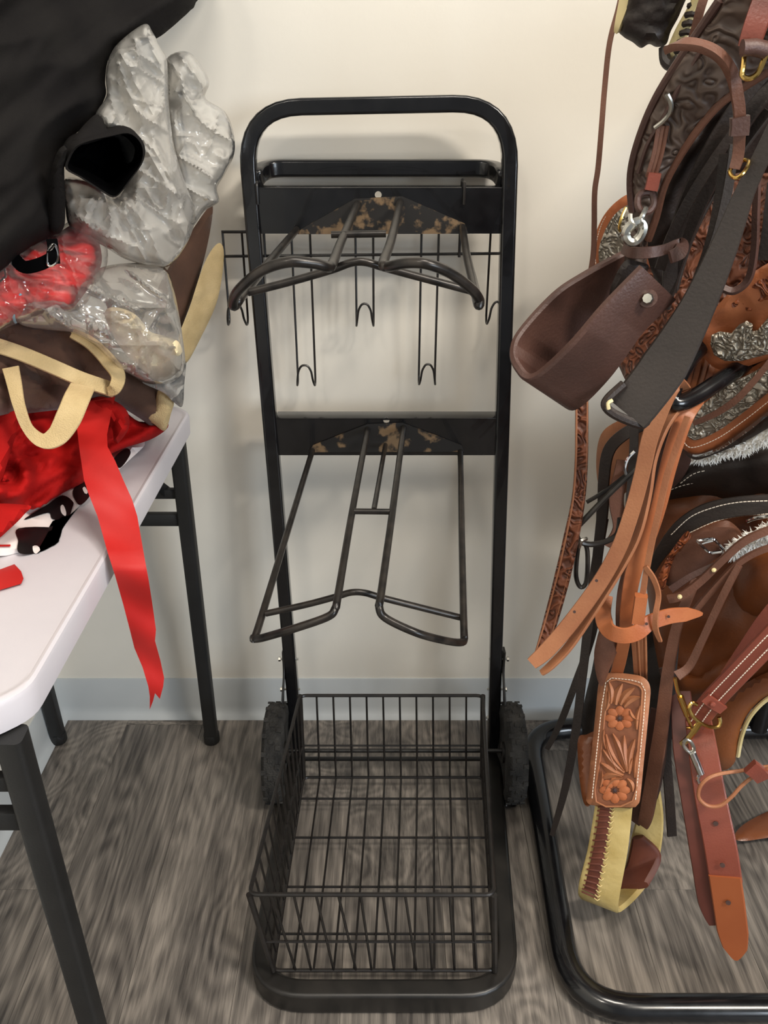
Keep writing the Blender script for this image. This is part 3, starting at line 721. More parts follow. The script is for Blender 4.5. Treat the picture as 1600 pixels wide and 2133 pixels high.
part('edge_binding', panel([(452, 508), (466, 520), (462, 580), (448, 640), (415, 710), (392, 752), (380, 752), (372, 705), (395, 640), (425, 550)], [(455, 515, 1.385), (385, 745, 1.315), (420, 620, 1.35)], 0.012, 0.003, 10, 0, nz(.03, .004, 4), 9), MAT['totetan'], tote)

# --- cotton gloves and lower clear bag
single('cotton_gloves', panel([(218, 655), (232, 640), (262, 645), (288, 660), (312, 690), (345, 700), (372, 712), (380, 738), (374, 770), (350, 790), (318, 792), (292, 772), (262, 738), (236, 700)], [(230, 650, 1.045), (375, 770, 1.105), (300, 700, 1.068)], 0.03, 0.032, 22, 0.0, nz(.04, .022, 5), 6), MAT['cream'], 'cream cotton gloves inside the lower clear plastic bag', 'gloves')
lowb = thing('plastic_bag', 'clear plastic bag holding cream gloves beside the red bundle', 'plastic bag', P(250, 800, 1.08))
part('bag_film', panel([(28, 640), (46, 616), (110, 600), (170, 575), (230, 552), (320, 548), (350, 565), (362, 600), (374, 660), (380, 700), (386, 755), (376, 785), (345, 800), (305, 798), (270, 780), (240, 762), (200, 722), (150, 694), (90, 686), (40, 676)], [(60, 640, .985), (380, 760, 1.09), (330, 560, 1.12)], 0.07, 0.055, 50, 0.0, addf(ridge(.005, .012, 30, .03, 4), crease(.006, .024, 20, .012, .10, 7), crease(.007, .02, 75, .010, .09, 17)), 5), MAT['film3'], lowb, smooth=60)
part('bag_flap', panel([(296, 796), (345, 800), (378, 782), (388, 750), (384, 800), (380, 846), (362, 838), (340, 818)], [(340, 800, 1.09), (380, 845, 1.12)], 0.001, 0.004, 10, 0, nz(.03, .008, 2), 8), MAT['film3'], lowb)
part('seal_edge', tube([P(44, 612, .93), P(33, 632, .925), (P(28, 655, .925)), P(32, 672, .93)], 0.0016, 6, smooth=4), MAT['blue'], lowb)
# --- red bundle wrapped in film
redb = thing('red_bundle', 'bright red cloth wrapped in clear plastic below the black jacket', 'cloth bundle', P(80, 670, 1.0))
part('cloth', panel([(-60, 505), (40, 505), (110, 490), (165, 462), (200, 490), (212, 545), (190, 590), (158, 635), (140, 645), (100, 640), (40, 660), (-60, 690)], [(0, 600, .955), (200, 520, 1.06), (100, 500, 1.03)], 0.10, 0.035, 40, 0, ridge(.006, .016, 10, .03, 14), 8), MAT['redplast'], redb, smooth=180)
part('wrapping', panel([(-60, 500), (40, 498), (110, 480), (170, 452), (215, 490), (224, 545), (200, 600), (165, 645), (100, 655), (40, 672), (-60, 695)], [(0, 600, .945), (200, 520, 1.05), (100, 500, 1.02)], 0.002, 0.045, 38, 0, addf(ridge(.006, .014, 20, .02, 31), crease(.008, .03, 15, .008, .10, 7), crease(.01, .024, 75, .007, .09, 17)), 5, shell=True), MAT['film2'], redb)
# --- big clear bag, empty and crumpled
upb = thing('plastic_bag', 'large crumpled empty clear plastic bag standing on top of the pile by the wall', 'plastic bag', P(300, 560, 1.15))
part('bag_film', panel([(300, 50), (318, 66), (332, 95), (347, 122), (350, 160), (352, 220), (362, 300), (385, 380), (405, 430), (404, 470), (385, 515), (355, 552), (325, 556), (262, 540), (215, 512), (150, 478), (136, 430), (136, 372), (190, 380), (238, 408), (262, 372), (250, 300), (222, 278), (198, 242), (222, 200), (220, 160), (228, 118), (250, 86)],
     [(300, 60, 1.16), (360, 540, 1.12), (150, 400, 1.06)], 0.08, 0.05, 60, 0.02, addf(ridge(.004, .010, 70, .06, 4), crease(.006, .022, 68, .022, .08, 7), crease(.007, .02, 25, .014, .09, 17), crease(.012, .03, 110, .008, .09, 27)), 5), MAT['film'], upb, smooth=60)
part('bag_film', panel([(350, 118), (392, 108), (425, 145), (436, 175), (428, 205), (468, 232), (486, 275), (488, 320), (470, 360), (452, 392), (456, 420), (425, 440), (400, 470), (380, 420), (362, 340), (350, 240), (346, 160)],
     [(400, 120, 1.27), (470, 320, 1.29), (390, 440, 1.24)], 0.07, 0.05, 45, 0.02, addf(ridge(.005, .012, 50, .05, 14), crease(.007, .022, 40, .022, .08, 37), crease(.007, .02, 95, .014, .09, 47), crease(.012, .03, 0, .008, .09, 57)), 5), MAT['film'], upb, smooth=60)

# --- black jacket
jac = thing('black_jacket', 'black fabric jacket heaped on top of the pile in the corner', 'jacket', P(60, 560, 1.0))
jd = [(0, 300, .955), (400, 0, 1.30), (100, 520, 1.0), (200, 200, 1.10), (0, 0, 1.04)]
part('body', panel([(-80, -90), (430, -90), (410, -5), (398, 20), (365, 50), (326, 80), (270, 92), (238, 98), (224, 130), (219, 170), (221, 195), (210, 222), (196, 243), (178, 262), (150, 285), (128, 310), (116, 345), (122, 400), (134, 440), (134, 470), (120, 488), (96, 502), (60, 520), (25, 545), (0, 568), (-80, 600)], jd, 0.10, 0.04, 60, 0.0,
     addf(ridge(.002, .007, -38, .04, 4), ridge(.003, .012, -48, .008, 12)), 9, zmin=.8), MAT['jacket'], jac, smooth=180)
part('back_fold', panel([(-80, -90), (440, -90), (408, 5), (396, 22), (330, 78), (240, 120), (120, 160), (-80, 200)], [(0, 100, 1.16), (400, 10, 1.32), (300, -80, 1.30)], 0.06, 0.03, 50, 0, ridge(.005, .015, -20, .03, 7), 10), MAT['jacket'], jac, smooth=180)
part('collar', panel([(196, 240), (212, 246), (222, 268), (224, 284), (180, 300), (150, 300), (160, 278)], [(200, 250, 1.02), (180, 300, .97)], 0.02, 0.01, 14, 0, None, 8), MAT['jacket'], jac)
part('flap', panel([(122, 312), (140, 305), (134, 350), (136, 420), (134, 470), (118, 488), (100, 470), (102, 400), (108, 350)], [(125, 320, .93), (120, 470, .96)], 0.015, 0.012, 12, 0, None, 8), MAT['jacket'], jac)
# sleeve end with a dark opening
rim = [(138, 352), (142, 330), (158, 306), (188, 293), (232, 283), (268, 277), (290, 292), (299, 316), (292, 345), (268, 378), (250, 402), (236, 411), (215, 400), (190, 384), (165, 368)]
R0 = catmull([P(x, y, .93 + (x - 138) * .0006) for x, y in rim], 3, True); n = len(R0); cc = sum(R0, Vector()) / n
def off(s, v): return [cc + (p - cc) * s + Vector(v) for p in R0]
rings = [off(.55, (-.06, .16, -.01)), off(1.02, (-.035, .09, .004)), off(1.07, (-.012, .03, .003)), off(1.03, (0, .004, .001)), off(1.0, (0, -.002, 0)), off(.965, (0, .002, 0))]
V = [p for r in rings for p in r]
Fs = [(i * n + k, i * n + (k + 1) % n, (i + 1) * n + (k + 1) % n, (i + 1) * n + k) for i in range(len(rings) - 1) for k in range(n)]
Fs += [tuple(range(n))]
part('sleeve', (V, Fs), MAT['jacket'], jac)
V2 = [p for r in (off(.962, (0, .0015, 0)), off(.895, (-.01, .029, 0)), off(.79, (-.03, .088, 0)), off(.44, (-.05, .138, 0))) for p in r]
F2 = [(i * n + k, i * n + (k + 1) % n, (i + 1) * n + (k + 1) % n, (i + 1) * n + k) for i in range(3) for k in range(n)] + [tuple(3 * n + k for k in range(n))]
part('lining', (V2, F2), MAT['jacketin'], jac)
# buckled straps under the hem
part('hem_strap', strap([(28, 536, .935), (50, 556, .925), (84, 550, .92), (112, 536, .92)], 26, 0.004, base=Vector((.3, -.9, .3))), MAT['jacketin'], jac)
bk = part('buckle', tube(fillet([P(104, 512, .915), P(114, 508, .915), P(122, 528, .915), P(118, 548, .915), P(100, 556, .915), P(99, 528, .915)], .004, 3, True), 0.0016, 8, True), MAT['chrome'], jac)
part('prong', tube([P(100, 526, .914), P(113, 510, .912)], 0.0014, 6), MAT['chrome'], bk)
part('strap_end', strap([(108, 500, .925), (112, 525, .916), (114, 548, .916)], 22, 0.004, base=Vector((.3, -.9, .3))), MAT['jacketin'], jac)
part('buckle', tube(fillet([P(-8, 556, .92), P(8, 552, .92), P(14, 575, .92), P(0, 588, .92), P(-10, 580, .92)], .004, 3, True), 0.0016, 8, True), MAT['chrome'], jac)

# ================================================================ SADDLES AND TACK
MAT['dk'] = mat('dark_brown_leather', (64, 42, 36), (80, 54, 46), rough=0.48, scale=14, detail=6, bump=0.15, bscale=350, rvar=0.1)
MAT['dktool'] = tooled('dark_tooled_leather', (92, 77, 68), (70, 56, 49), 0.5, 62, 0.7, 0.004)
MAT['dkgrey'] = mat('oiled_black_brown_leather', (44, 38, 35), (56, 49, 45), rough=0.5, scale=10, detail=5, bump=0.12, bscale=300)
MAT['blackleather'] = mat('near_black_leather', (30, 22, 19), (42, 32, 27), rough=0.5, scale=20, bump=0.15, bscale=300)
MAT['tan'] = mat('russet_tan_leather', (163, 91, 53), (177, 107, 67), rough=0.42, scale=14, detail=5, bump=0.1, bscale=350)
MAT['tantool'] = tooled('tan_tooled_leather', (157, 84, 46), (119, 58, 31), 0.45, 70, 1.0, 0.004)
MAT['browntool'] = tooled('brown_tooled_leather', (119, 67, 43), (84, 46, 30), 0.48, 66, 1.0, 0.004)
MAT['harness'] = mat('harness_leather', (150, 95, 64), (168, 112, 77), rough=0.48, scale=16, detail=5, bump=0.12, bscale=350)
MAT['chest'] = mat('chestnut_leather', (107, 57, 29), (127, 71, 36), rough=0.38, scale=8, detail=4, bump=0.1, bscale=300)
MAT['mid'] = mat('mid_brown_leather', (89, 57, 43), (108, 71, 55), rough=0.5, scale=16, bump=0.15, bscale=350)
MAT['ox'] = mat('oxblood_latigo', (110, 53, 43), (129, 67, 52), rough=0.35, scale=7, detail=5, bump=0.1, bscale=400)
MAT['oxtip'] = mat('latigo_tip', (141, 72, 38), (153, 83, 46), rough=0.4, scale=7, detail=5)
MAT['raw'] = mat('rawhide', (172, 148, 88), (194, 172, 114), rough=0.45, scale=18, detail=5, bump=0.2, bscale=120)
MAT['lace'] = mat('brown_lace', (83, 40, 28), (100, 52, 36), rough=0.55, scale=30)
MAT['thread'] = mat('white_thread', (232, 220, 204), rough=0.8)
MAT['fleece'] = mat('white_sheepskin', (244, 241, 232), (250, 248, 243), rough=0.95, scale=60, bump=1.0, bscale=220)
MAT['carve'] = mat('carved_ground', (112, 66, 44), (128, 78, 52), rough=0.6, scale=80)
MAT['cuts'] = mat('dyed_background', (62, 44, 42), (74, 52, 46), rough=0.6, scale=80)
MAT['horn'] = mat('cream_rawhide_edge', (206, 188, 132), (222, 206, 158), rough=0.5, scale=20)

def silver_mat():
    m = tooled('engraved_silver', (200, 192, 176), (128, 119, 105), 0.3, 95, 1.0, 0.004, 1.0)
    m.node_tree.nodes['Principled BSDF'].inputs['Metallic'].default_value = 0.3
    return m
MAT['silver'] = silver_mat()

def band(rimA, rimB, th):
    """stiff strip bent between two rims"""
    A, B = catmull(PP(rimA), 6), catmull(PP(rimB), 6); n = len(A); V = []
    for i in range(n):
        t = (A[min(i + 1, n - 1)] - A[max(i - 1, 0)]).normalized(); w = (B[i] - A[i]).normalized(); nn = t.cross(w).normalized() * th / 2; e = w * th * 0.35
        V += [A[i] + nn + e, A[i] + nn * .5, A[i] - nn * .5, A[i] - nn + e, B[i] - nn - e, B[i] - nn * .5, B[i] + nn * .5, B[i] + nn - e]
    Fs = [(i * 8 + k, i * 8 + (k + 1) % 8, (i + 1) * 8 + (k + 1) % 8, (i + 1) * 8 + k) for i in range(n - 1) for k in range(8)]
    return V, Fs + [tuple(range(8)), tuple((n - 1) * 8 + k for k in range(8))]
def ringm(pts, r, sm=4): return tube(PP(pts), r, 8, True, sm)
def line(pts, d=0.0, n=8): return catmull([P(x, y, z - d) for x, y, z in pts], n)
def stitch(parent, pts, gap=0.006, ln=0.004, w=0.0011, lift=0.003, nm='stitching'):
    return part(nm, dashes(line(pts, lift), NR, gap, ln, w), MAT['thread'], parent, kind='stuff', smooth=False)

# ---------------------------------------------------------------- lowest saddle (chestnut)
s3 = thing('western_saddle', 'chestnut brown saddle lowest on the rack with a red brown latigo hanging from it', 'saddle', (0.62, 1.15, 0.42))
part('skirt', panel([(1338, 1000), (1430, 985), (1790, 970), (1790, 1420), (1580, 1450), (1548, 1490), (1532, 1560), (1518, 1590), (1490, 1600), (1440, 1570), (1400, 1480), (1370, 1380), (1345, 1200)], [(1360, 1010, 1.22), (1600, 1050, 1.12), (1500, 1560, 1.08)], 0.012, 0.05, 110, 0, nz(.008, .02, 3), 16), MAT['chest'], s3)
part('seat_roll', panel([(1520, 1190), (1545, 1145), (1600, 1128), (1670, 1140), (1690, 1220), (1660, 1290), (1600, 1300), (1550, 1280), (1525, 1245)], [(1520, 1200, 1.09), (1650, 1220, 1.04)], 0.05, 0.07, 80, 0, None, 12), MAT['chest'], s3)
part('fender', panel([(1400, 1385), (1450, 1400), (1520, 1360), (1600, 1320), (1790, 1300), (1790, 1440), (1580, 1440), (1500, 1460), (1440, 1480), (1410, 1450)], [(1410, 1400, 1.10), (1600, 1380, 1.03)], 0.008, 0.03, 60, 0, nz(.012, .012, 7), 13), MAT['chest'], s3)
part('lower_flap', panel([(1470, 1500), (1530, 1440), (1600, 1400), (1670, 1390), (1670, 1425), (1600, 1448), (1560, 1485), (1540, 1530), (1532, 1585), (1505, 1605), (1480, 1580)], [(1480, 1520, 1.03), (1640, 1410, .99)], 0.008, 0.012, 26, 0, None, 11), MAT['chest'], s3)
part('fleece_edge', tube(PP([(1660, 1438, .985), (1605, 1452, 1.0), (1566, 1488, 1.01), (1546, 1530, 1.02), (1537, 1575, 1.025)]), 0.0035, 8, smooth=5), MAT['horn'], s3)
dsk = part('dark_jockey', panel([(1330, 1040), (1370, 990), (1430, 960), (1520, 935), (1790, 905), (1790, 1050), (1560, 1050), (1480, 1035), (1400, 1040), (1345, 1060)], [(1350, 1010, 1.17), (1640, 960, 1.07)], 0.01, 0.03, 50, 0, nz(.01, .01, 3), 12), MAT['blackleather'], s3)
stitch(dsk, [(1372, 1018, 1.138), (1430, 990, 1.122), (1500, 972, 1.10), (1560, 966, 1.09)], lift=.006); stitch(dsk, [(1420, 1005, 1.12), (1450, 985, 1.11), (1500, 976, 1.10)], lift=.008)
stitch(dsk, [(1360, 1038, 1.15), (1420, 1012, 1.125), (1500, 998, 1.105), (1590, 994, 1.08)], lift=.008)
# stitched dark strap arching over the skirt
arch = [(1352, 1200, 1.06), (1378, 1150, 1.055), (1420, 1100, 1.045), (1470, 1070, 1.035), (1530, 1056, 1.02), (1600, 1050, 1.005), (1650, 1050, .99)]
ab = part('arched_strap', strap(arch, [12, 26, 36, 42, 42, 42, 42], 0.006), MAT['blackleather'], s3)
stitch(ab, [(1400, 1112, 1.05), (1440, 1076, 1.04), (1490, 1056, 1.03), (1540, 1046, 1.018), (1600, 1043, 1.004)], lift=.005, gap=.005); stitch(ab, [(1440, 1108, 1.04), (1490, 1086, 1.03), (1540, 1075, 1.02), (1600, 1070, 1.004)], lift=.005, gap=.005)
cinch = part('cinch_tab', panel([(1386, 1176), (1412, 1135), (1440, 1110), (1490, 1090), (1520, 1086), (1548, 1116), (1530, 1140), (1500, 1158), (1470, 1180), (1430, 1212), (1398, 1222), (1384, 1210)], [(1390, 1190, 1.045), (1540, 1110, 1.015)], 0.006, 0.01, 22, 0, None, 10), MAT['mid'], s3)
part('carved_edge', panel([(1383, 1175), (1405, 1138), (1432, 1106), (1440, 1128), (1412, 1150), (1398, 1180), (1384, 1225), (1374, 1230), (1372, 1200)], [(1385, 1180, 1.034), (1435, 1110, 1.028)], 0.005, 0.006, 14, 0, None, 7), MAT['tantool'], cinch)
bk = part('buckle', tube(fillet(PP([(1451, 1126, 1.0), (1478, 1152, 1.0), (1510, 1148, .995), (1487, 1122, .995)]), .004, 3, True), 0.0022, 8, True), MAT['chrome'], cinch)
part('prong', tube(PP([(1463, 1132, .998), (1486, 1126, .992)]), 0.0017, 6), MAT['chrome'], bk)
part('buckle', tube(PP([(1556, 1086, .99), (1572, 1080, .985), (1600, 1075, .98), (1620, 1072, .975)]), 0.0024, 8, smooth=3), MAT['chrome'], s3)
fg = panel([(1510, 1150), (1524, 1132), (1560, 1112), (1600, 1092), (1660, 1075), (1660, 1110), (1600, 1128), (1560, 1146), (1525, 1162)], [(1515, 1150, 1.01), (1640, 1090, .965)], 0.012, 0.012, 14, 0, nz(.06, .006, 3), 7); fo = part('fleece', fg, MAT['fleece'], s3); part('wool', tufts(fg, 900, 0.009, 0.0016), MAT['fleece'], fo, kind='stuff', smooth=False)
# hanging latigo: two layers with punched holes
MAT['oxdark'] = mat('dark_oxblood_strap', (78, 38, 30), (94, 48, 38), rough=0.45, scale=9)
lat = part('latigo', strap([(1418, 1440, 1.0), (1428, 1560, .945), (1448, 1680, .90), (1466, 1790, .868), (1478, 1880, .853), (1492, 1925, .846)], [40, 50, 52, 52, 46, 30], 0.005), MAT['oxdark'], s3, 'red brown latigo strap with punched holes')
part('front_layer', strap([(1452, 1480, .975), (1464, 1560, .93), (1480, 1660, .895), (1500, 1760, .862), (1512, 1835, .846)], [50, 58, 64, 66, 66], 0.005), MAT['ox'], lat)
part('tip_layer', strap([(1510, 1825, .846), (1518, 1880, .84), (1526, 1940, .834), (1531, 1975, .83), (1533, 1998, .827)], [64, 64, 62, 48, 6], 0.0052), MAT['oxtip'], lat)
for x, y, d in ((1491, 1716, .872), (1505, 1803, .846), (1517, 1881, .835)):
    c = P(x, y, d); part('punch_hole', lathe([(0, 0), (.0034, 0), (.0036, .0012), (0, .0012)], c, -NR, 12), MAT['cuts'], lat)
# dark straps, and a black pad panel standing in for the dark shadows behind
pad = single('shadow_pad', panel([(1252, 1322), (1300, 1310), (1372, 1295), (1395, 1380), (1412, 1480), (1400, 1540), (1350, 1570), (1262, 1600), (1228, 1590), (1212, 1500), (1232, 1400)], [(1250, 1330, 1.26), (1400, 1400, 1.16)], 0.02, 0.012, 40, 0, nz(.015, .01, 3), 14), MAT['blackleather'], 'black pad panel standing in for dark shadows behind the floral tooled fender', 'saddle pad')
part('tie_strap', strap([(1452, 1205, 1.03), (1412, 1300, 1.0), (1392, 1400, .985), (1380, 1500, .97), (1366, 1590, .96), (1348, 1690, .95), (1340, 1720, .95)], [18, 22, 26, 30, 32, 30, 22], 0.005, roll=20), MAT['mid'], s3)
part('tie_strap', strap([(1405, 1330, 1.02), (1396, 1450, 1.0), (1388, 1560, .99), (1394, 1650, .98), (1400, 1740, .975)], 20, 0.005, roll=-20), MAT['blackleather'], s3)
part('tie_strap', strap([(1385, 1390, 1.03), (1410, 1460, 1.01), (1432, 1540, .99), (1425, 1600, .98)], 26, 0.005, roll=10), MAT['dk'], s3)
fl = panel([(1530, 1742), (1548, 1718), (1600, 1690), (1660, 1672), (1660, 1735), (1600, 1745), (1545, 1752)], lambda x, y: PZ(x, y, .03).y, 0.006, 0.004, 16, 0, None, 10, zmin=.0)
part('trailing_strap', fl, MAT['chest'], s3)

# ---------------------------------------------------------------- middle saddle (tan with silver)
s2 = thing('western_saddle', 'orange tan tooled saddle with engraved silver corner plates in the middle of the rack', 'saddle', (0.62, 1.12, 0.80))
part('skirt', panel([(1248, 520), (1275, 460), (1330, 420), (1420, 380), (1500, 330), (1790, 290), (1790, 600), (1560, 660), (1490, 720), (1450, 790), (1395, 850), (1335, 840), (1280, 740), (1255, 620)], [(1260, 520, 1.25), (1640, 420, 1.10), (1400, 800, 1.08)], 0.01, 0.04, 90, 0, nz(.01, .016, 3), 14), MAT['browntool'], s2)
cp = part('skirt_corner', panel([(1316, 404), (1284, 420), (1256, 452), (1238, 495), (1232, 535), (1238, 580), (1262, 600), (1330, 570), (1345, 430)], [(1235, 530, 1.215), (1330, 500, 1.17)], 0.008, 0.006, 14, 0, None, 9), MAT['tan'], s2, 'orange leather skirt corner')
part('silver_plate', panel([(1318, 424), (1290, 438), (1268, 465), (1251, 505), (1247, 535), (1254, 562), (1276, 572), (1330, 548), (1335, 440)], [(1235, 530, 1.206), (1330, 500, 1.158)], 0.004, 0.003, 10, 0, None, 8), MAT['silver'], cp)
stitch(cp, [(1312, 412, 1.178), (1282, 428, 1.19), (1258, 458, 1.2), (1244, 498, 1.207), (1240, 535, 1.209), (1246, 578, 1.206)], .0035, .0025, .0008, .007)
part('tooled_jockey', panel([(1330, 560), (1380, 470), (1440, 400), (1540, 360), (1790, 330), (1790, 560), (1600, 590), (1520, 640), (1470, 700), (1400, 720), (1345, 650)], [(1350, 600, 1.12), (1640, 430, 1.03), (1450, 700, 1.06)], 0.008, 0.02, 60, 0, nz(.015, .012, 5), 12), MAT['browntool'], s2)
front = part('front_skirt', panel([(1670, 520), (1600, 548), (1540, 590), (1492, 640), (1456, 692), (1460, 728), (1476, 756), (1500, 770), (1540, 768), (1600, 748), (1670, 720)], [(1460, 700, 1.02), (1640, 640, .955)], 0.009, 0.008, 18, 0, nz(.02, .004, 1), 9), MAT['tan'], s2, 'orange front skirt')
part('silver_plate', panel([(1670, 620), (1600, 662), (1578, 688), (1568, 690), (1568, 675), (1556, 668), (1540, 676), (1524, 694), (1500, 690), (1482, 698), (1480, 718), (1488, 740), (1510, 752), (1545, 752), (1600, 738), (1670, 705)], [(1480, 710, .998), (1640, 660, .935)], 0.004, 0.005, 12, 0, nz(.06, .005, 4), 7, False), MAT['silver'], front)
part('carved_panel', panel([(1492, 655), (1540, 610), (1600, 572), (1670, 545), (1670, 600), (1600, 640), (1556, 655), (1520, 680)], [(1490, 660, 1.005), (1640, 570, .94)], 0.004, 0.004, 12, 0, nz(.04, .006, 7), 8), MAT['tantool'], front)
low = part('lower_skirt', panel([(1412, 893), (1416, 922), (1430, 940), (1455, 947), (1500, 930), (1550, 896), (1600, 857), (1670, 800), (1670, 690), (1600, 745), (1540, 780), (1480, 815), (1440, 850)], [(1415, 910, 1.05), (1640, 780, .985)], 0.010, 0.006, 16, 0, None, 10), MAT['tan'], s2, 'orange stitched lower skirt')
part('silver_plate', panel([(1424, 888), (1436, 866), (1470, 838), (1520, 800), (1570, 775), (1670, 715), (1670, 760), (1600, 818), (1550, 858), (1500, 895), (1455, 916), (1436, 912)], [(1425, 890, 1.036), (1640, 740, .968)], 0.004, 0.004, 12, 0, nz(.05, .005, 9), 8), MAT['silver'], low)
stitch(low, [(1420, 898, 1.047), (1426, 922, 1.043), (1445, 932, 1.036), (1495, 913, 1.022), (1550, 876, 1.006), (1600, 837, .992), (1640, 806, .98)], .004, .003, .0009, .010)
part('black_edge', panel([(1428, 945), (1455, 952), (1500, 938), (1560, 898), (1600, 866), (1670, 812), (1670, 850), (1600, 892), (1550, 920), (1490, 946), (1450, 958)], [(1430, 950, 1.043), (1640, 850, .978)], 0.01, 0.005, 10, 0, None, 8), MAT['blackleather'], s2)
fg = panel([(1440, 955), (1490, 944), (1550, 912), (1600, 882), (1670, 840), (1670, 905), (1600, 922), (1570, 930), (1550, 944), (1520, 946), (1480, 958)], [(1440, 955, 1.062), (1640, 880, .997)], 0.02, 0.012, 14, 0, nz(.09, .004, 4), 6); fo = part('fleece', fg, MAT['fleece'], s2); part('wool', tufts(fg, 900, 0.009, 0.0016), MAT['fleece'], fo, kind='stuff', smooth=False)
part('under_skirt', panel([(1325, 845), (1420, 822), (1452, 850), (1440, 960), (1400, 1020), (1340, 1060), (1310, 1040), (1318, 940)], [(1330, 900, 1.16), (1430, 900, 1.11)], 0.006, 0.01, 30, 0, None, 12), MAT['dk'], s2)
part('tie_string', strap([(1640, 700, .945), (1600, 758, .955), (1560, 806, .965), (1530, 836, .975), (1490, 862, .99), (1445, 882, 1.005)], [12, 13, 14, 15, 14, 10], 0.004), MAT['mid'], s2)
for k in range(5): part('fringe_string', strap([(1446 + 14 * k, 728 + 5 * k, 1.045), (1436 + 14 * k, 780, 1.035), (1420 + 13 * k, 836, 1.03)], 13, 0.004, roll=15 * (k % 3 - 1)), MAT['chest'], s2)
part('tan_flap', panel([(1252, 905), (1285, 878), (1340, 860), (1370, 880), (1350, 960), (1320, 1010), (1280, 1040), (1250, 1020), (1242, 960)], [(1250, 950, 1.20), (1350, 900, 1.13)], 0.006, 0.01, 26, 0, None, 11), MAT['harness'], s2)
# floral carved stirrup leather end with rawhide stirrup
fp_d = [(1255, 1410, 1.02), (1340, 1410, .99), (1230, 1670, .945), (1320, 1675, .918)]
fpd = affine(fp_d)
fen = part('floral_fender', panel([(1262, 1402), (1320, 1405), (1345, 1414), (1355, 1434), (1353, 1470), (1343, 1570), (1334, 1660), (1328, 1676), (1314, 1682), (1240, 1678), (1224, 1672), (1222, 1655), (1232, 1570), (1242, 1470), (1248, 1420)], fp_d, 0.009, 0.004, 12, 0, None, 9), MAT['harness'], s2, 'light tan leather pad carved with flowers')
def FP(x, y, l=0.0): return P(x, y, fpd(x, y) - 0.004 - l)
inner = [(1270, 1418), (1318, 1424), (1336, 1434), (1337, 1460), (1328, 1570), (1318, 1668), (1242, 1670), (1252, 1570), (1262, 1470)]
part('dyed_background', panel(inner, lambda x, y: fpd(x, y) - .0042, 0.001, 0, 9, 0, None, 9), MAT['carve'], fen)
part('inner_border', tube([FP(*p, .0008) for p in inner], 0.0014, 6, True, 3), MAT['harness'], fen)
part('stitching', dashes([FP(x, y, .001) for x, y in [(1234, 1660), (1243, 1570), (1254, 1470), (1262, 1422), (1274, 1412), (1315, 1416), (1336, 1422), (1345, 1440), (1341, 1500), (1333, 1580), (1324, 1668)]], NR, .0048, .0032, .0010), MAT['thread'], fen, kind='stuff', smooth=False)
def flower(cx, cy, rx, ry):
    out = []
    for k in range(8):
        a = 2 * math.pi * k / 8; pts = []
        for j in range(10):
            b = 2 * math.pi * j / 10; u = 0.62 + 0.38 * math.cos(b); w = 0.30 * math.sin(b)
            pts.append((cx + rx * (u * math.cos(a) - w * math.sin(a)), cy + ry * (u * math.sin(a) + w * math.cos(a))))
        V = [FP(x, y, .0012) for x, y in pts] + [FP(sum(p[0] for p in pts) / 10, sum(p[1] for p in pts) / 10, .0034)] + [FP(x, y, -.001) for x, y in pts]
        Fs = [(j, (j + 1) % 10, 10) for j in range(10)] + [(j, (j + 1) % 10, 11 + (j + 1) % 10, 11 + j) for j in range(10)]
        part('petal', (V, Fs), MAT['tan'], fen)
    part('flower_centre', lathe([(0, .003), (.0026, .0022), (.0034, 0)], FP(cx, cy, .0012), NR, 12), MAT['cuts'], fen)
flower(1291, 1496, 32, 26); flower(1281, 1646, 33, 28)
def leaf(x0, y0, x1, y1, w, bend):
    n = 9; V = []; dx, dy = x1 - x0, y1 - y0; L_ = math.hypot(dx, dy); nx, ny = -dy / L_, dx / L_
    for i in range(n):
        t = i / (n - 1); cx = x0 + dx * t + nx * bend * math.sin(math.pi * t); cy = y0 + dy * t + ny * bend * math.sin(math.pi * t); ww = w * math.sin(math.pi * (0.12 + 0.83 * t)) ** 0.8
        V += [FP(cx - nx * ww, cy - ny * ww, .0008), FP(cx, cy, .0038), FP(cx + nx * ww, cy + ny * ww, .0008), FP(cx, cy, -.001)]
    Fs = [(i * 4 + k, i * 4 + (k + 1) % 4, (i + 1) * 4 + (k + 1) % 4, (i + 1) * 4 + k) for i in range(n - 1) for k in range(4)]
    part('leaf', (V, Fs + [(0, 1, 2, 3), tuple((n - 1) * 4 + k for k in range(4))]), MAT['harness'], fen)
for a in ((1272, 1466, 1268, 1420, 7, 3), (1282, 1468, 1296, 1424, 8, -3), (1292, 1468, 1322, 1432, 8, -5), (1300, 1472, 1334, 1452, 7, -6), (1312, 1480, 1330, 1500, 5, 5), (1262, 1530, 1300, 1606, 6, 8), (1306, 1608, 1276, 1528, 8, 3), (1308, 1606, 1300, 1532, 8, -4), (1310, 1608, 1322, 1540, 8, -4),
          (1300, 1610, 1256, 1562, 9, -4), (1298, 1616, 1252, 1590, 9, -3), (1296, 1618, 1252, 1622, 8, 6), (1310, 1612, 1318, 1580, 6, -2), (1298, 1620, 1260, 1650, 5, 8), (1306, 1622, 1318, 1650, 6, -4), (1262, 1480, 1268, 1440, 5, 3), (1326, 1520, 1334, 1470, 5, -3), (1262, 1560, 1258, 1520, 5, -3), (1322, 1620, 1328, 1560, 4, -2), (1250, 1640, 1254, 1606, 4, 2), (1284, 1604, 1262, 1545, 6, -2)): leaf(*a)
part('side_flap', panel([(1204, 1540), (1222, 1530), (1246, 1528), (1246, 1600), (1232, 1672), (1216, 1672), (1206, 1610)], [(1205, 1550, 1.02), (1240, 1660, .97)], 0.006, 0.006, 14, 0, None, 9), MAT['chest'], s2)
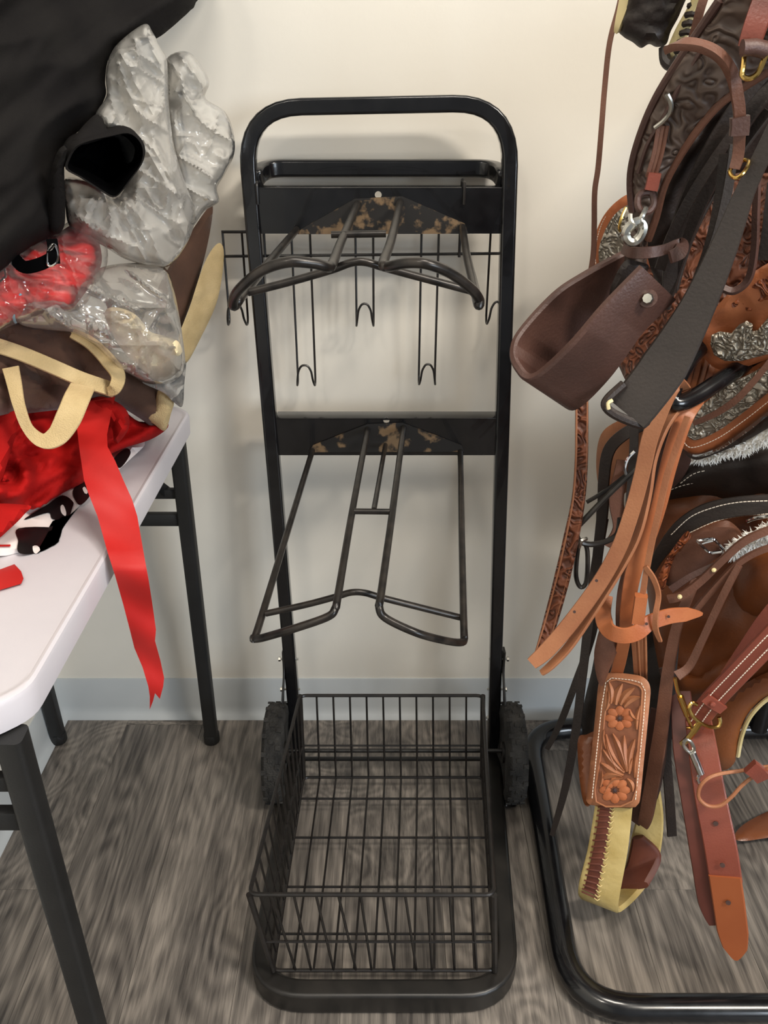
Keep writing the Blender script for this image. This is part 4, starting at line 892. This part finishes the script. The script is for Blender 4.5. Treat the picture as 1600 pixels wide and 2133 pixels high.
rA = [(1240, 1676, .945), (1224, 1770, .935), (1205, 1848, .93), (1216, 1868, .95), (1252, 1862, .99), (1298, 1815, 1.02), (1318, 1735, 1.03), (1345, 1640, 1.03)]
rB = [(1318, 1680, .93), (1308, 1770, .92), (1288, 1884, .915), (1302, 1890, .94), (1346, 1842, .98), (1374, 1780, 1.01), (1382, 1700, 1.02), (1368, 1612, 1.02)]
stp = part('stirrup', band(rA, rB, 0.010), MAT['raw'], s2, 'rawhide covered stirrup with brown lacing')
def mix3(a, b, t): return tuple(p + (q - p) * t for p, q in zip(a, b))
part('lacing_strip', band([mix3(a, b, .14)[:2] + (mix3(a, b, .14)[2] - .0058,) for a, b in zip(rA[:3], rB[:3])], [mix3(a, b, .44)[:2] + (mix3(a, b, .44)[2] - .0058,) for a, b in zip(rA[:3], rB[:3])], 0.003), MAT['lace'], stp)
cA, cB = catmull(PP(rA[:3]), 8), catmull(PP(rB[:3]), 8)
for k in range(17):
    p, q = cA[min(k, len(cA) - 1)], cB[min(k, len(cB) - 1)]; o = NR * .009
    part('lace', tube([p + (q - p) * .10 + o * .8, p + (q - p) * .28 + o + Vector((0, 0, .0015)), p + (q - p) * .48 + o * .8], 0.0014, 6, smooth=2), MAT['raw'] if k % 5 == 9 else MAT['lace'], stp)
    part('lace_stitch', tube([p + (q - p) * .42 + o, p + (q - p) * .50 + o + Vector((0, 0, -.003)), p + (q - p) * .55 + o * .7], 0.0011, 5), MAT['raw'], stp)
part('tread', band([(1262, 1858, .985), (1300, 1815, 1.012), (1318, 1745, 1.02)], [(1350, 1842, .97), (1376, 1782, 1.0), (1340, 1742, 1.012)], 0.012), MAT['lace'], stp)
part('stirrup_leather', strap([(1375, 1480, 1.0), (1366, 1570, .985), (1350, 1650, .975), (1320, 1710, .97)], [40, 44, 44, 30], 0.006, roll=15), MAT['dk'], s2)

# ---------------------------------------------------------------- top saddle (dark, tooled fender)
s1 = thing('western_saddle', 'dark brown saddle with carved fender and wide leather stirrup topmost on the rack', 'saddle', (0.60, 0.95, 1.15))
fd = [(1500, 20, .80), (1320, 380, .88), (1430, 300, .855), (1310, 540, .90)]
part('fender', panel([(1540, -70), (1495, 14), (1443, 85), (1415, 125), (1386, 171), (1353, 233), (1329, 297), (1317, 344), (1314, 390), (1318, 440), (1308, 500), (1300, 555), (1318, 590), (1345, 560), (1350, 500), (1367, 451), (1386, 380), (1429, 304), (1481, 235), (1524, 197), (1600, 150), (1700, 90), (1860, 20), (1860, -200), (1640, -200)], fd, 0.007, 0.012, 40, 0, nz(.01, .006, 3), 10), MAT['dktool'], s1, 'carved dark fender')
part('fender_edge', tube([P(x, y, affine(fd)(x, y) - .002) for x, y in [(1500, 0), (1443, 85), (1386, 171), (1353, 233), (1329, 297), (1316, 350), (1314, 395), (1318, 440)]], 0.004, 8, smooth=4), MAT['dk'], s1)
part('fender_edge', tube([P(x, y, affine(fd)(x, y) - .004) for x, y in [(1600, 148), (1524, 197), (1481, 235), (1429, 304), (1386, 380), (1367, 451), (1350, 500)]], 0.004, 8, smooth=4), MAT['mid'], s1)
part('seam_cord', tube([P(x, y, affine(fd)(x, y) - .013) for x, y in [(1470, 90), (1440, 140), (1410, 190), (1385, 240), (1350, 300), (1330, 360)]], 0.0022, 6, smooth=4), MAT['dk'], s1)
# stirrup: wide strip bent into a bell
Wv = P(1411, 628, .85) - P(1335, 554, .815)
rim1 = [(1298, 524, .925), (1215, 569, .912), (1153, 611, .90), (1084, 686, .882), (1066, 727, .866), (1076, 763, .85), (1108, 783, .835), (1181, 721, .818), (1256, 635, .812), (1335, 554, .815)]
A = catmull(PP(rim1), 7); ww = [1.0] * len(A); n = len(A); V = []; th = 0.009
for i in range(n):
    t = (A[min(i + 1, n - 1)] - A[max(i - 1, 0)]).normalized(); f = i / (n - 1)
    k = 0.92 + 0.30 * math.exp(-((f - .56) / .16) ** 2) + (.10 if .62 < f < .9 else 0) * math.sin((f - .62) / .28 * math.pi); W = Wv * k; w = W.normalized(); nn = t.cross(w).normalized() * th / 2; B = A[i] + W; e = w * th * .3
    V += [A[i] + nn + e, A[i] + nn * .5, A[i] - nn * .5, A[i] - nn + e, B - nn - e, B - nn * .5, B + nn * .5, B + nn - e]
Fs = [(i * 8 + k, i * 8 + (k + 1) % 8, (i + 1) * 8 + (k + 1) % 8, (i + 1) * 8 + k) for i in range(n - 1) for k in range(8)] + [tuple(range(8)), tuple((n - 1) * 8 + k for k in range(8))]
stir = part('stirrup', (V, Fs), MAT['dk'], s1, 'wide dark brown leather stirrup')
part('bolt', lathe([(0, .006), (.0045, .0058), (.0055, .004), (.0058, 0), (0.0, 0)], P(1350, 622, .822), NR, 8), MAT['steel'], stir)
part('washer', lathe([(0, .0012), (.0085, .001), (.009, 0), (0, 0)], P(1350, 622, .8235), NR, 20), MAT['dk'], stir)
part('neck_block', panel([(1300, 545), (1330, 545), (1352, 556), (1330, 590), (1290, 650), (1270, 650), (1272, 600)], [(1300, 550, .87), (1280, 640, .88)], 0.03, 0.006, 14, 0, None, 9), MAT['blackleather'], s1)
part('hobble_strap', strap([(1300, 518, .905), (1318, 526, .868), (1350, 526, .858), (1385, 520, .862), (1412, 508, .872), (1421, 510, .868), (1416, 526, .858), (1396, 536, .852)], [22, 24, 24, 22, 20, 26, 30, 26], 0.004, base=Vector((-.2, -.95, .1))), MAT['dk'], s1)
part('under_fender', panel([(1860, -80), (1670, 60), (1600, 140), (1524, 190), (1470, 235), (1425, 300), (1385, 370), (1360, 450), (1350, 540), (1390, 620), (1412, 560), (1440, 470), (1490, 380), (1540, 360), (1600, 360), (1700, 330), (1860, 240)], [(1600, 160, .93), (1380, 500, .985), (1500, 330, .96)], 0.006, 0.01, 30, 0, nz(.012, .01, 8), 11), MAT['blackleather'], s1)
# straps behind the fender
for k, (pts, w, m) in enumerate([
    ([(1620, 120, .90), (1540, 215, .91), (1480, 310, .92), (1430, 420, .93), (1400, 520, .945), (1395, 610, .96)], 30, 'blackleather'),
    ([(1620, 170, .92), (1560, 240, .925), (1500, 340, .935), (1450, 440, .945), (1410, 540, .955), (1380, 640, .965)], 34, 'blackleather'),
    ([(1600, 230, .93), (1540, 310, .94), (1480, 400, .95), (1430, 500, .955), (1400, 600, .965)], 30, 'dkgrey'),
    ([(1540, 260, .90), (1490, 330, .91), (1440, 410, .92), (1400, 490, .93), (1375, 560, .94)], 22, 'blackleather'),
    ([(1512, 320, .89), (1500, 420, .895), (1478, 520, .90), (1440, 620, .91), (1400, 690, .92)], 26, 'blackleather'),
    ([(1530, 300, .885), (1515, 400, .888), (1490, 500, .892), (1450, 600, .90), (1420, 680, .905)], 20, 'dkgrey'),
    ([(1578, 360, .90), (1575, 440, .90), (1572, 520, .905), (1560, 580, .91), (1530, 606, .915), (1505, 600, .92)], 14, 'dk'),
    ([(1610, 380, .91), (1600, 470, .912), (1590, 540, .918)], 22, 'blackleather')]):
    part('hanging_strap', strap(pts, w, 0.005, roll=(-20, 10, 25, -10, 15, -15, 30, 0)[k]), MAT[m], s1)
# broad flank strap ending at a wire loop
part('flank_strap', strap([(1640, 215, .79), (1590, 320, .80), (1552, 400, .808), (1508, 515, .815), (1452, 641, .822), (1385, 760, .828), (1330, 835, .832), (1308, 862, .834)], [34, 36, 40, 56, 72, 98, 96, 92], 0.006, roll=0), MAT['dkgrey'], s1)
part('strap_loop', tube(PP([(1300, 800, .838), (1266, 832, .834), (1264, 850, .832), (1290, 868, .83), (1336, 884, .83), (1348, 872, .836)]), 0.005, 8, smooth=5), MAT['blackleather'], s1)
part('loop_end', tube(PP([(1276, 834, .824), (1267, 840, .823), (1268, 852, .823)]), 0.002, 6, smooth=3), MAT['horn'], s1)
# curled billet with keeper and rings
part('billet', strap([(1394, 102, .80), (1420, 92, .785), (1460, 96, .778), (1498, 115, .778), (1524, 152, .785), (1536, 200, .79), (1541, 250, .795), (1538, 320, .80), (1530, 352, .80)], [26, 26, 24, 24, 24, 25, 24, 24, 22], 0.006, base=Vector((-.1, -.6, .8)), rolls=[0, 0, 0, 15, 30, 40, 30, 20, 0]), MAT['mid'], s1)
part('keeper', strap([(1541, 243, .79), (1541, 262, .79), (1539, 282, .79)], 38, 0.014, base=Vector((-.2, -.95, .1))), MAT['dk'], s1)
part('ring', ringm([(1522, 352, .80), (1524, 366, .795), (1536, 370, .79), (1552, 356, .79), (1560, 338, .80), (1548, 334, .81)], 0.0018), MAT['brass'], s1)
part('d_ring', ringm([(1557, 104, .775), (1548, 140, .77), (1547, 158, .77), (1562, 164, .768), (1580, 150, .768), (1596, 112, .77), (1600, 92, .776)], 0.0022), MAT['brass'], s1)
part('breast_strap', strap([(1620, -60, .775), (1590, 10, .772), (1572, 60, .77), (1560, 98, .772)], [52, 50, 48, 44], 0.007), MAT['ox'], s1)
part('strap_roll', tube(PP([(1546, 100, .765), (1570, 98, .765), (1594, 104, .768)]), 0.0065, 10), MAT['dk'], s1)
# strings, ferrule, trigger snap
part('silver_crescent', tube(PP([(x, y, affine(fd)(x, y) - .0165) for x, y in ((1390, 196), (1398, 214), (1396, 234), (1382, 252), (1364, 266))]), 0.0022, 8, smooth=4), MAT['steel'], s1)
for k in range(3): part('saddle_string', strap([(1372 + 9 * k, 262, .84), (1362 + 8 * k, 320, .842), (1348 + 8 * k, 368, .845)], 8, 0.003, roll=20 * k - 20), MAT['mid'], s1)
part('ferrule', strap([(1364, 360, .84), (1360, 380, .84), (1356, 396, .84)], 27, 0.012, base=Vector((-.2, -.95, .1))), MAT['ox'], s1)
part('ring', ringm([(1334, 404, .845), (1328, 424, .842), (1336, 440, .84), (1352, 440, .84), (1362, 424, .842), (1356, 402, .846)], 0.0032), MAT['dk'], s1)
snap = part('trigger_snap', ringm([(1304, 489, .832), (1310, 501, .832), (1322, 503, .832), (1335, 491, .832), (1341, 473, .832), (1334, 461, .832), (1319, 466, .832), (1307, 477, .832)], 0.0046), MAT['steel'], s1, 'silver trigger snap')
part('snap_plate', panel([(1336, 452), (1346, 470), (1343, 490), (1330, 506), (1316, 510), (1322, 500), (1334, 488), (1336, 474), (1328, 464)], .829, 0.004, 0.002, 6, 0, None, 6), MAT['steel'], snap)
part('trigger', tube(PP([(1313, 446, .832), (1314, 460, .83), (1322, 470, .829), (1312, 478, .83)]), 0.0022, 6, smooth=3), MAT['steel'], snap)
part('swivel', tube(PP([(1334, 458, .831), (1340, 446, .831), (1346, 434, .836)]), 0.0024, 6, smooth=3), MAT['steel'], snap)
part('small_buckle', tube(PP([(1304, 432, .93), (1296, 450, .928), (1290, 472, .928), (1292, 482, .93)]), 0.0016, 6, smooth=3), MAT['brass'], s1)

# ---------------------------------------------------------------- laced dark boot-like stirrup at the top edge
ls = thing('laced_stirrup', 'dark leather stirrup edged in cream rawhide with black lacing at the top edge', 'stirrup', P(1340, 95, 1.05))
part('leather_face', panel([(1318, -60), (1302, 0), (1288, 58), (1298, 76), (1318, 88), (1335, 100), (1352, 92), (1368, 98), (1388, 92), (1398, 64), (1420, 20), (1440, -60)], [(1290, 60, 1.04), (1430, -20, 1.0)], 0.012, 0.02, 30, 0, nz(.03, .006, 2), 9), MAT['blackleather'], ls)
part('rawhide_edge', strap([(1316, -50, 1.02), (1304, 0, 1.025), (1290, 50, 1.03), (1286, 66, 1.035)], [34, 28, 16, 8], 0.006, base=Vector((-.7, -.7, .1))), MAT['horn'], ls)
part('rawhide_side', panel([(1462, -60), (1440, 0), (1410, 55), (1392, 95), (1386, 115), (1398, 130), (1412, 120), (1440, 60), (1468, 0), (1490, -60)], [(1390, 110, 1.02), (1480, -40, .97)], 0.01, 0.006, 14, 0, None, 9), MAT['horn'], ls)
part('binding', tube(PP([(1384, 100, 1.02), (1386, 126, 1.015), (1400, 136, 1.01), (1414, 122, 1.005)]), 0.006, 8, smooth=4), MAT['blackleather'], ls)
for k in range(8): part('lace', tube(PP([(1408 + k * 5.5, 108 - 19 * k, 1.0 - .002 * k), (1418 + k * 5.5, 104 - 19 * k, .995 - .002 * k), (1430 + k * 5.5, 106 - 19 * k, 1.0 - .002 * k)]), 0.0032, 6, smooth=2), MAT['blackleather'], ls)
part('tab', panel([(1362, -20), (1390, -20), (1392, 4), (1384, 8), (1366, 2), (1360, 6)], [(1365, 0, 1.0), (1390, 0, .995)], 0.004, 0.002, 6, 0, None, 6), MAT['ox'], ls)
part('side_strap', strap([(1600, -300, .94), (1520, -140, .95), (1484, -50, .96), (1462, 10, .965), (1450, 55, .975), (1440, 90, .985)], 18, 0.005), MAT['mid'], ls)

# ---------------------------------------------------------------- reins and bridles
single('thin_rein', strap([(1420, -330, 1.05), (1340, -170, 1.09), (1302, -40, 1.115), (1288, 20, 1.12), (1270, 90, 1.125), (1260, 180, 1.13), (1252, 280, 1.13), (1246, 350, 1.135), (1239, 400, 1.14), (1238, 470, 1.15), (1236, 530, 1.16), (1226, 590, 1.17)], 11, 0.004), MAT['mid'], 'thin brown leather rein hanging straight down left of the carved fender', 'rein')
single('dark_rein', strap([(1250, 1050, 1.16), (1246, 1180, 1.15), (1240, 1290, 1.13), (1222, 1360, 1.12), (1200, 1420, 1.11), (1170, 1500, 1.10), (1140, 1560, 1.095)], [14, 14, 16, 16, 15, 14, 10], 0.004), MAT['blackleather'], 'dark rein curving left past the pale baseboard to the rack tube', 'rein')
single('dark_rein', strap([(1258, 1080, 1.13), (1238, 1200, 1.12), (1226, 1300, 1.11), (1212, 1420, 1.09), (1200, 1520, 1.07), (1178, 1640, 1.05), (1150, 1740, 1.03)], [20, 20, 20, 18, 18, 16, 10], 0.004), MAT['blackleather'], 'long dark rein hanging lowest beside the floral tooled fender', 'rein')
cr = thing('carved_rein', 'reddish brown carved leather rein strap hanging below the wide stirrup', 'rein', P(1120, 1390, 1.03))
crp = [(1212, 800, 1.08), (1212, 880, 1.075), (1211, 960, 1.07), (1205, 1040, 1.065), (1190, 1120, 1.06), (1172, 1200, 1.055), (1148, 1290, 1.045), (1126, 1360, 1.035), (1112, 1385, 1.03)]
part('strap', strap(crp, [26, 27, 27, 28, 32, 33, 30, 24, 16], 0.005), MAT['browntool'], cr)
for o in (-11, 11): part('edge_bead', tube([P(x + o, y, d - .004) for x, y, d in crp[:-1]], 0.0014, 6, smooth=4), MAT['harness'], cr)
# dark bridle with bit
br = thing('dark_bridle', 'dark leather bridle with a dull metal bit hanging behind the tan headstall', 'bridle', P(1250, 1220, 1.1))
part('cheek_strap', strap([(1350, 880, 1.10), (1300, 905, 1.11), (1268, 940, 1.12), (1258, 1000, 1.12), (1256, 1060, 1.12), (1246, 1150, 1.12), (1238, 1220, 1.12)], [24, 26, 26, 24, 24, 22, 18], 0.005, roll=10), MAT['blackleather'], br)
part('crown_strap', strap([(1322, 880, 1.08), (1320, 940, 1.085), (1316, 1000, 1.09), (1310, 1080, 1.09)], 18, 0.005), MAT['dkgrey'], br)
part('cheek_strap', strap([(1300, 960, 1.10), (1284, 1040, 1.10), (1292, 1100, 1.10), (1270, 1140, 1.10)], 30, 0.005, roll=-15), MAT['mid'], br)
part('ring', tube(PP([(1322, 940, 1.07), (1308, 955, 1.07), (1302, 975, 1.07), (1306, 992, 1.07)]), 0.0022, 6, smooth=4), MAT['chrome'], br)
part('bit_shank', tube(PP([(1352, 950, 1.07), (1310, 990, 1.07), (1268, 1030, 1.07), (1222, 1078, 1.07), (1202, 1102, 1.07), (1206, 1126, 1.07), (1230, 1134, 1.07), (1262, 1128, 1.07), (1286, 1112, 1.07), (1292, 1080, 1.07)]), 0.0042, 8, smooth=5), MAT['arm'], br)
part('bit_shank', tube(PP([(1222, 1046, 1.09), (1262, 1022, 1.09), (1310, 985, 1.09)]), 0.003, 8, smooth=4), MAT['arm'], br)
part('slobber_ring', ringm([(1208, 1128, 1.07), (1202, 1160, 1.075), (1200, 1200, 1.075), (1208, 1222, 1.075), (1220, 1216, 1.075), (1224, 1180, 1.075), (1222, 1140, 1.075)], 0.0034), MAT['arm'], br)
part('swivel', tube(PP([(1206, 1140, 1.06), (1212, 1126, 1.058), (1222, 1122, 1.062)]), 0.003, 6, smooth=3), MAT['steel'], br)
# tan headstall looped over the hanger arm
hs = thing('headstall', 'tan leather headstall draped over the black hanger arm with its ends pointing left', 'headstall', P(1250, 1400, .95))
st1 = [(1424, 812, .968), (1408, 800, .938), (1392, 818, .928), (1372, 862, .925), (1352, 920, .925), (1338, 985, .925), (1318, 1060, .925), (1290, 1140, .925), (1248, 1216, .925), (1190, 1296, .925), (1140, 1354, .925), (1108, 1382, .925)]
part('cheek_strap', strap(st1, [30, 34, 36, 36, 34, 32, 32, 32, 33, 34, 34, 26], 0.004, roll=0), MAT['harness'], hs)
st2 = [(1430, 836, .975), (1404, 860, .95), (1380, 900, .945), (1360, 960, .942), (1350, 1030, .94), (1330, 1110, .938), (1300, 1170, .936), (1250, 1250, .934), (1190, 1340, .932), (1150, 1384, .93), (1128, 1402, .93)]
part('cheek_strap', strap(st2, [20, 20, 20, 18, 16, 16, 18, 20, 20, 18, 12], 0.005, roll=40), MAT['harness'], hs)
st3 = [(1452, 830, .985), (1428, 866, .965), (1408, 918, .96), (1390, 980, .955), (1370, 1060, .95), (1345, 1130, .95), (1320, 1190, .95), (1308, 1260, .95), (1302, 1320, .955), (1290, 1380, 1.0), (1278, 1425, 1.04)]
part('throat_strap', strap(st3, [34, 36, 36, 34, 32, 34, 34, 30, 26, 26, 24], 0.006, roll=-12), MAT['tan'], hs)
st4 = [(1432, 868, .95), (1410, 930, .945), (1390, 990, .94), (1374, 1060, .936), (1358, 1130, .934), (1345, 1200, .932), (1338, 1245, .93)]
part('throat_strap', strap(st4, [12, 13, 14, 13, 13, 12, 12], 0.005, roll=10), MAT['harness'], hs)
part('keeper', strap([(1336, 1240, .925), (1332, 1268, .925), (1328, 1296, .925)], 26, 0.012, base=Vector((-.2, -.95, .1))), MAT['tan'], hs)
part('inner_strap', strap([(1352, 960, .955), (1340, 1050, .955), (1318, 1150, .955), (1296, 1230, .955), (1292, 1300, .955), (1300, 1320, .955)], 18, 0.005, roll=20), MAT['mid'], hs)
part('belt_strap', strap([(1262, 1240, .99), (1256, 1280, .965), (1268, 1312, .935), (1296, 1324, .92), (1326, 1318, .918), (1352, 1298, .922), (1392, 1284, .93), (1430, 1280, .937), (1462, 1278, .945)], [30, 34, 36, 36, 36, 36, 36, 32, 6], 0.004, base=Vector((-.15, -.97, .15))), MAT['tan'], hs)
for x, y, d in ((1393, 1284, .925), (1347, 1299, .917)): part('punch_hole', lathe([(0, 0), (.0018, 0), (.002, .0012), (0, .0012)], P(x, y, d), NR, 10), MAT['cuts'], hs)
for x, y, d in ((1243, 1209, .918), (1197, 1274, .918)): part('punch_hole', lathe([(0, 0), (.0018, 0), (.002, .0012), (0, .0012)], P(x, y, d), NR, 10), MAT['cuts'], hs)
part('thong', strap([(1344, 1180, .93), (1362, 1206, .926), (1372, 1240, .924), (1366, 1280, .916), (1366, 1310, .914), (1376, 1336, .914)], [12, 12, 11, 12, 13, 8], 0.003, roll=20), MAT['harness'], hs)
for k in range(4): part('lower_strap', strap([(1318 + 8 * k, 1318, .945 + .004 * k), (1322 + 7 * k, 1360, .985), (1326 + 6 * k, 1415, 1.02)], 9, 0.004, roll=25 * (k % 2)), MAT['harness'], hs)
part('cheek_flap', panel([(1256, 1300), (1284, 1330), (1290, 1345), (1272, 1390), (1256, 1428), (1246, 1420), (1238, 1380), (1240, 1345)], [(1256, 1310, .97), (1260, 1420, .99)], 0.005, 0.004, 10, 0, None, 8), MAT['mid'], hs)

# ---------------------------------------------------------------- breast collar and long reins at the right edge
bc = thing('breast_collar', 'stitched pinkish brown breast collar with a brass ring at the right edge', 'breast collar', P(1450, 1540, .93))
bp1 = [(1448, 1508, .94), (1466, 1482, .935), (1490, 1452, .93), (1530, 1410, .92), (1580, 1358, .91), (1640, 1295, .90)]
cs = part('collar_strap', strap(bp1, [40, 46, 46, 46, 48, 50], 0.008), MAT['ox'], bc)
for o in (-10, 10): stitch(cs, [(x + o * .72, y + o * .72, d) for x, y, d in bp1], .0046, .0032, .0013, .0075)
part('loop_band', strap([(1468, 1452, .925), (1484, 1464, .922), (1506, 1478, .922)], [22, 24, 22], 0.006), MAT['ox'], bc)
part('rivet', lathe([(0, .003), (.003, .0022), (.0042, 0)], P(1485, 1468, .916), NR, 12), MAT['ox'], bc)
bp2 = [(1510, 1405, .96), (1548, 1355, .95), (1590, 1300, .94), (1640, 1240, .93)]
cs2 = part('collar_strap', strap(bp2, [16, 26, 36, 40], 0.006, roll=-25), MAT['ox'], bc); stitch(cs2, [(x + 8, y + 6, d) for x, y, d in bp2], .0046, .0032, .0012, .007)
part('brass_hook', tube(PP([(1452, 1468, .925), (1442, 1464, .925), (1436, 1474, .922), (1444, 1492, .92), (1460, 1506, .918), (1478, 1514, .918), (1494, 1514, .92), (1500, 1506, .922), (1498, 1494, .925)]), 0.0028, 8, smooth=5), MAT['brass'], bc)
part('brass_stem', tube(PP([(1458, 1504, .918), (1448, 1520, .918), (1434, 1538, .92), (1420, 1550, .922)]), 0.0042, 8, smooth=4), MAT['brass'], bc)
ssn = part('snap', tube(PP([(1442, 1566, .915), (1452, 1590, .912), (1460, 1610, .91)]), 0.0055, 10), MAT['chrome'], bc, 'chrome swivel snap')
part('snap_eye', ringm([(1430, 1540, .918), (1424, 1552, .918), (1436, 1566, .916), (1446, 1562, .915), (1440, 1546, .917)], 0.0026), MAT['steel'], ssn)
part('snap_hook', tube(PP([(1460, 1608, .91), (1454, 1622, .908), (1460, 1636, .906), (1468, 1646, .905), (1478, 1636, .907), (1482, 1630, .908)]), 0.0026, 8, smooth=4), MAT['chrome'], ssn)
th_ = single('leather_thong', tube(PP([(x, y, d - .035) for x, y, d in [(1650, 1592, .89), (1590, 1598, .90), (1540, 1606, .905), (1500, 1612, .905), (1474, 1622, .902), (1458, 1640, .90), (1456, 1662, .898), (1474, 1678, .895), (1500, 1678, .892), (1524, 1660, .892), (1548, 1634, .893), (1580, 1612, .892), (1650, 1580, .88)]]), 0.0026, 8, smooth=5), MAT['harness'], 'thin tan leather thong looped through the chrome snap', 'thong')
single('thong_knot', strap([(1562, 1596, .853), (1576, 1606, .851), (1590, 1620, .851)], 34, 0.010), MAT['ox'], 'small wrapped leather keeper around the tan thong', 'keeper')
rn = thing('split_reins', 'pair of brown split reins ending in a brass snap across the chestnut saddle', 'reins', P(1420, 1420, .96))
ra = [(1392, 1248, .985), (1420, 1240, .98), (1462, 1208, .975), (1512, 1160, .97), (1560, 1122, .965), (1640, 1090, .955)]
part('rein', strap(ra, [18, 18, 17, 16, 17, 17], 0.006, roll=15), MAT['mid'], rn)
part('rein', strap([(1398, 1228, .99), (1440, 1200, .985), (1486, 1178, .98), (1500, 1170, .98)], [16, 14, 12, 10], 0.006, roll=-10), MAT['dk'], rn)
part('rein', strap([(1448, 1272, .98), (1490, 1222, .972), (1540, 1172, .965), (1590, 1145, .958), (1640, 1135, .95)], 13, 0.006, roll=20), MAT['mid'], rn)
rc = [(1540, 1178, .962), (1516, 1222, .96), (1488, 1280, .96), (1462, 1336, .96), (1436, 1388, .96), (1410, 1408, .958)]
part('rein', strap(rc, [12, 14, 14, 14, 16, 22], 0.007, roll=20), MAT['mid'], rn)
for x, y, d in ((1487, 1187, .97), (1416, 1243, .972)): part('stud', lathe([(0, .004), (.0026, .003), (.0034, 0)], P(x, y, d), NR, 10), MAT['horn'], rn)
bs = part('brass_snap', tube(PP([(1406, 1412, .95), (1412, 1440, .946), (1420, 1456, .944)]), 0.0026, 8), MAT['brass'], rn)
part('barrel', tube(PP([(1417, 1450, .944), (1424, 1470, .942), (1432, 1490, .94)]), 0.0046, 10), MAT['brass'], bs)
part('hook', tube(PP([(1430, 1488, .94), (1436, 1504, .937), (1440, 1516, .935), (1430, 1516, .936)]), 0.0024, 8, smooth=3), MAT['brass'], bs)

# ---------------------------------------------------------------- bulk of each saddle over the rack arms
def saddle_body(root, zt, zb, mm, y0, y1, hw=0.235):
    prof = []
    for k in range(15):
        t = -1 + 2 * k / 14; prof.append((0.765 + hw * math.sin(t * math.pi / 2), zt - 0.10 * (1 - math.cos(t * math.pi / 2))))
    prof = [(0.75 - hw, zb), (0.762 - hw, (zb + zt - .1) / 2)] + prof + [(0.768 + hw, (zb + zt - .1) / 2), (0.78 + hw, zb)]
    V = []; n = len(prof); T = 0.014; ys = [y0 + (y1 - y0) * j / 6 for j in range(7)]
    for j, y in enumerate(ys):
        e = 0.035 * abs(j / 3 - 1) ** 2
        for s in (0, T):
            for (x, z) in prof: V.append(Vector((x + (s if x < .765 else -s) * (1 if z < zt - .09 else 0), y, z + e * (1 if z > zb + .05 else 0) - (s if z >= zt - .09 else 0))))
    Fs = []
    for j in range(6):
        for k in range(n - 1):
            o, i, q = j * 2 * n, j * 2 * n + n, 2 * n
            Fs += [(o + k, o + k + 1, o + q + k + 1, o + q + k), (i + k, i + q + k, i + q + k + 1, i + k + 1)]
        Fs += [(o, o + q, i + q, i), (o + n - 1, i + n - 1, i + q + n - 1, o + q + n - 1)]
    for j in (0, 6):
        o, i = j * 2 * n, j * 2 * n + n
        Fs += [(o + k, o + k + 1, i + k + 1, i + k) for k in range(n - 1)]
    part('saddle_body', (V, Fs), mm, root, smooth=60)
saddle_body(s3, 0.795, 0.50, MAT['chest'], 0.90, 1.36, 0.20)
saddle_body(s2, 1.125, 0.86, MAT['browntool'], 0.84, 1.36)
saddle_body(s1, 1.415, 1.18, MAT['dktool'], 0.84, 1.36)
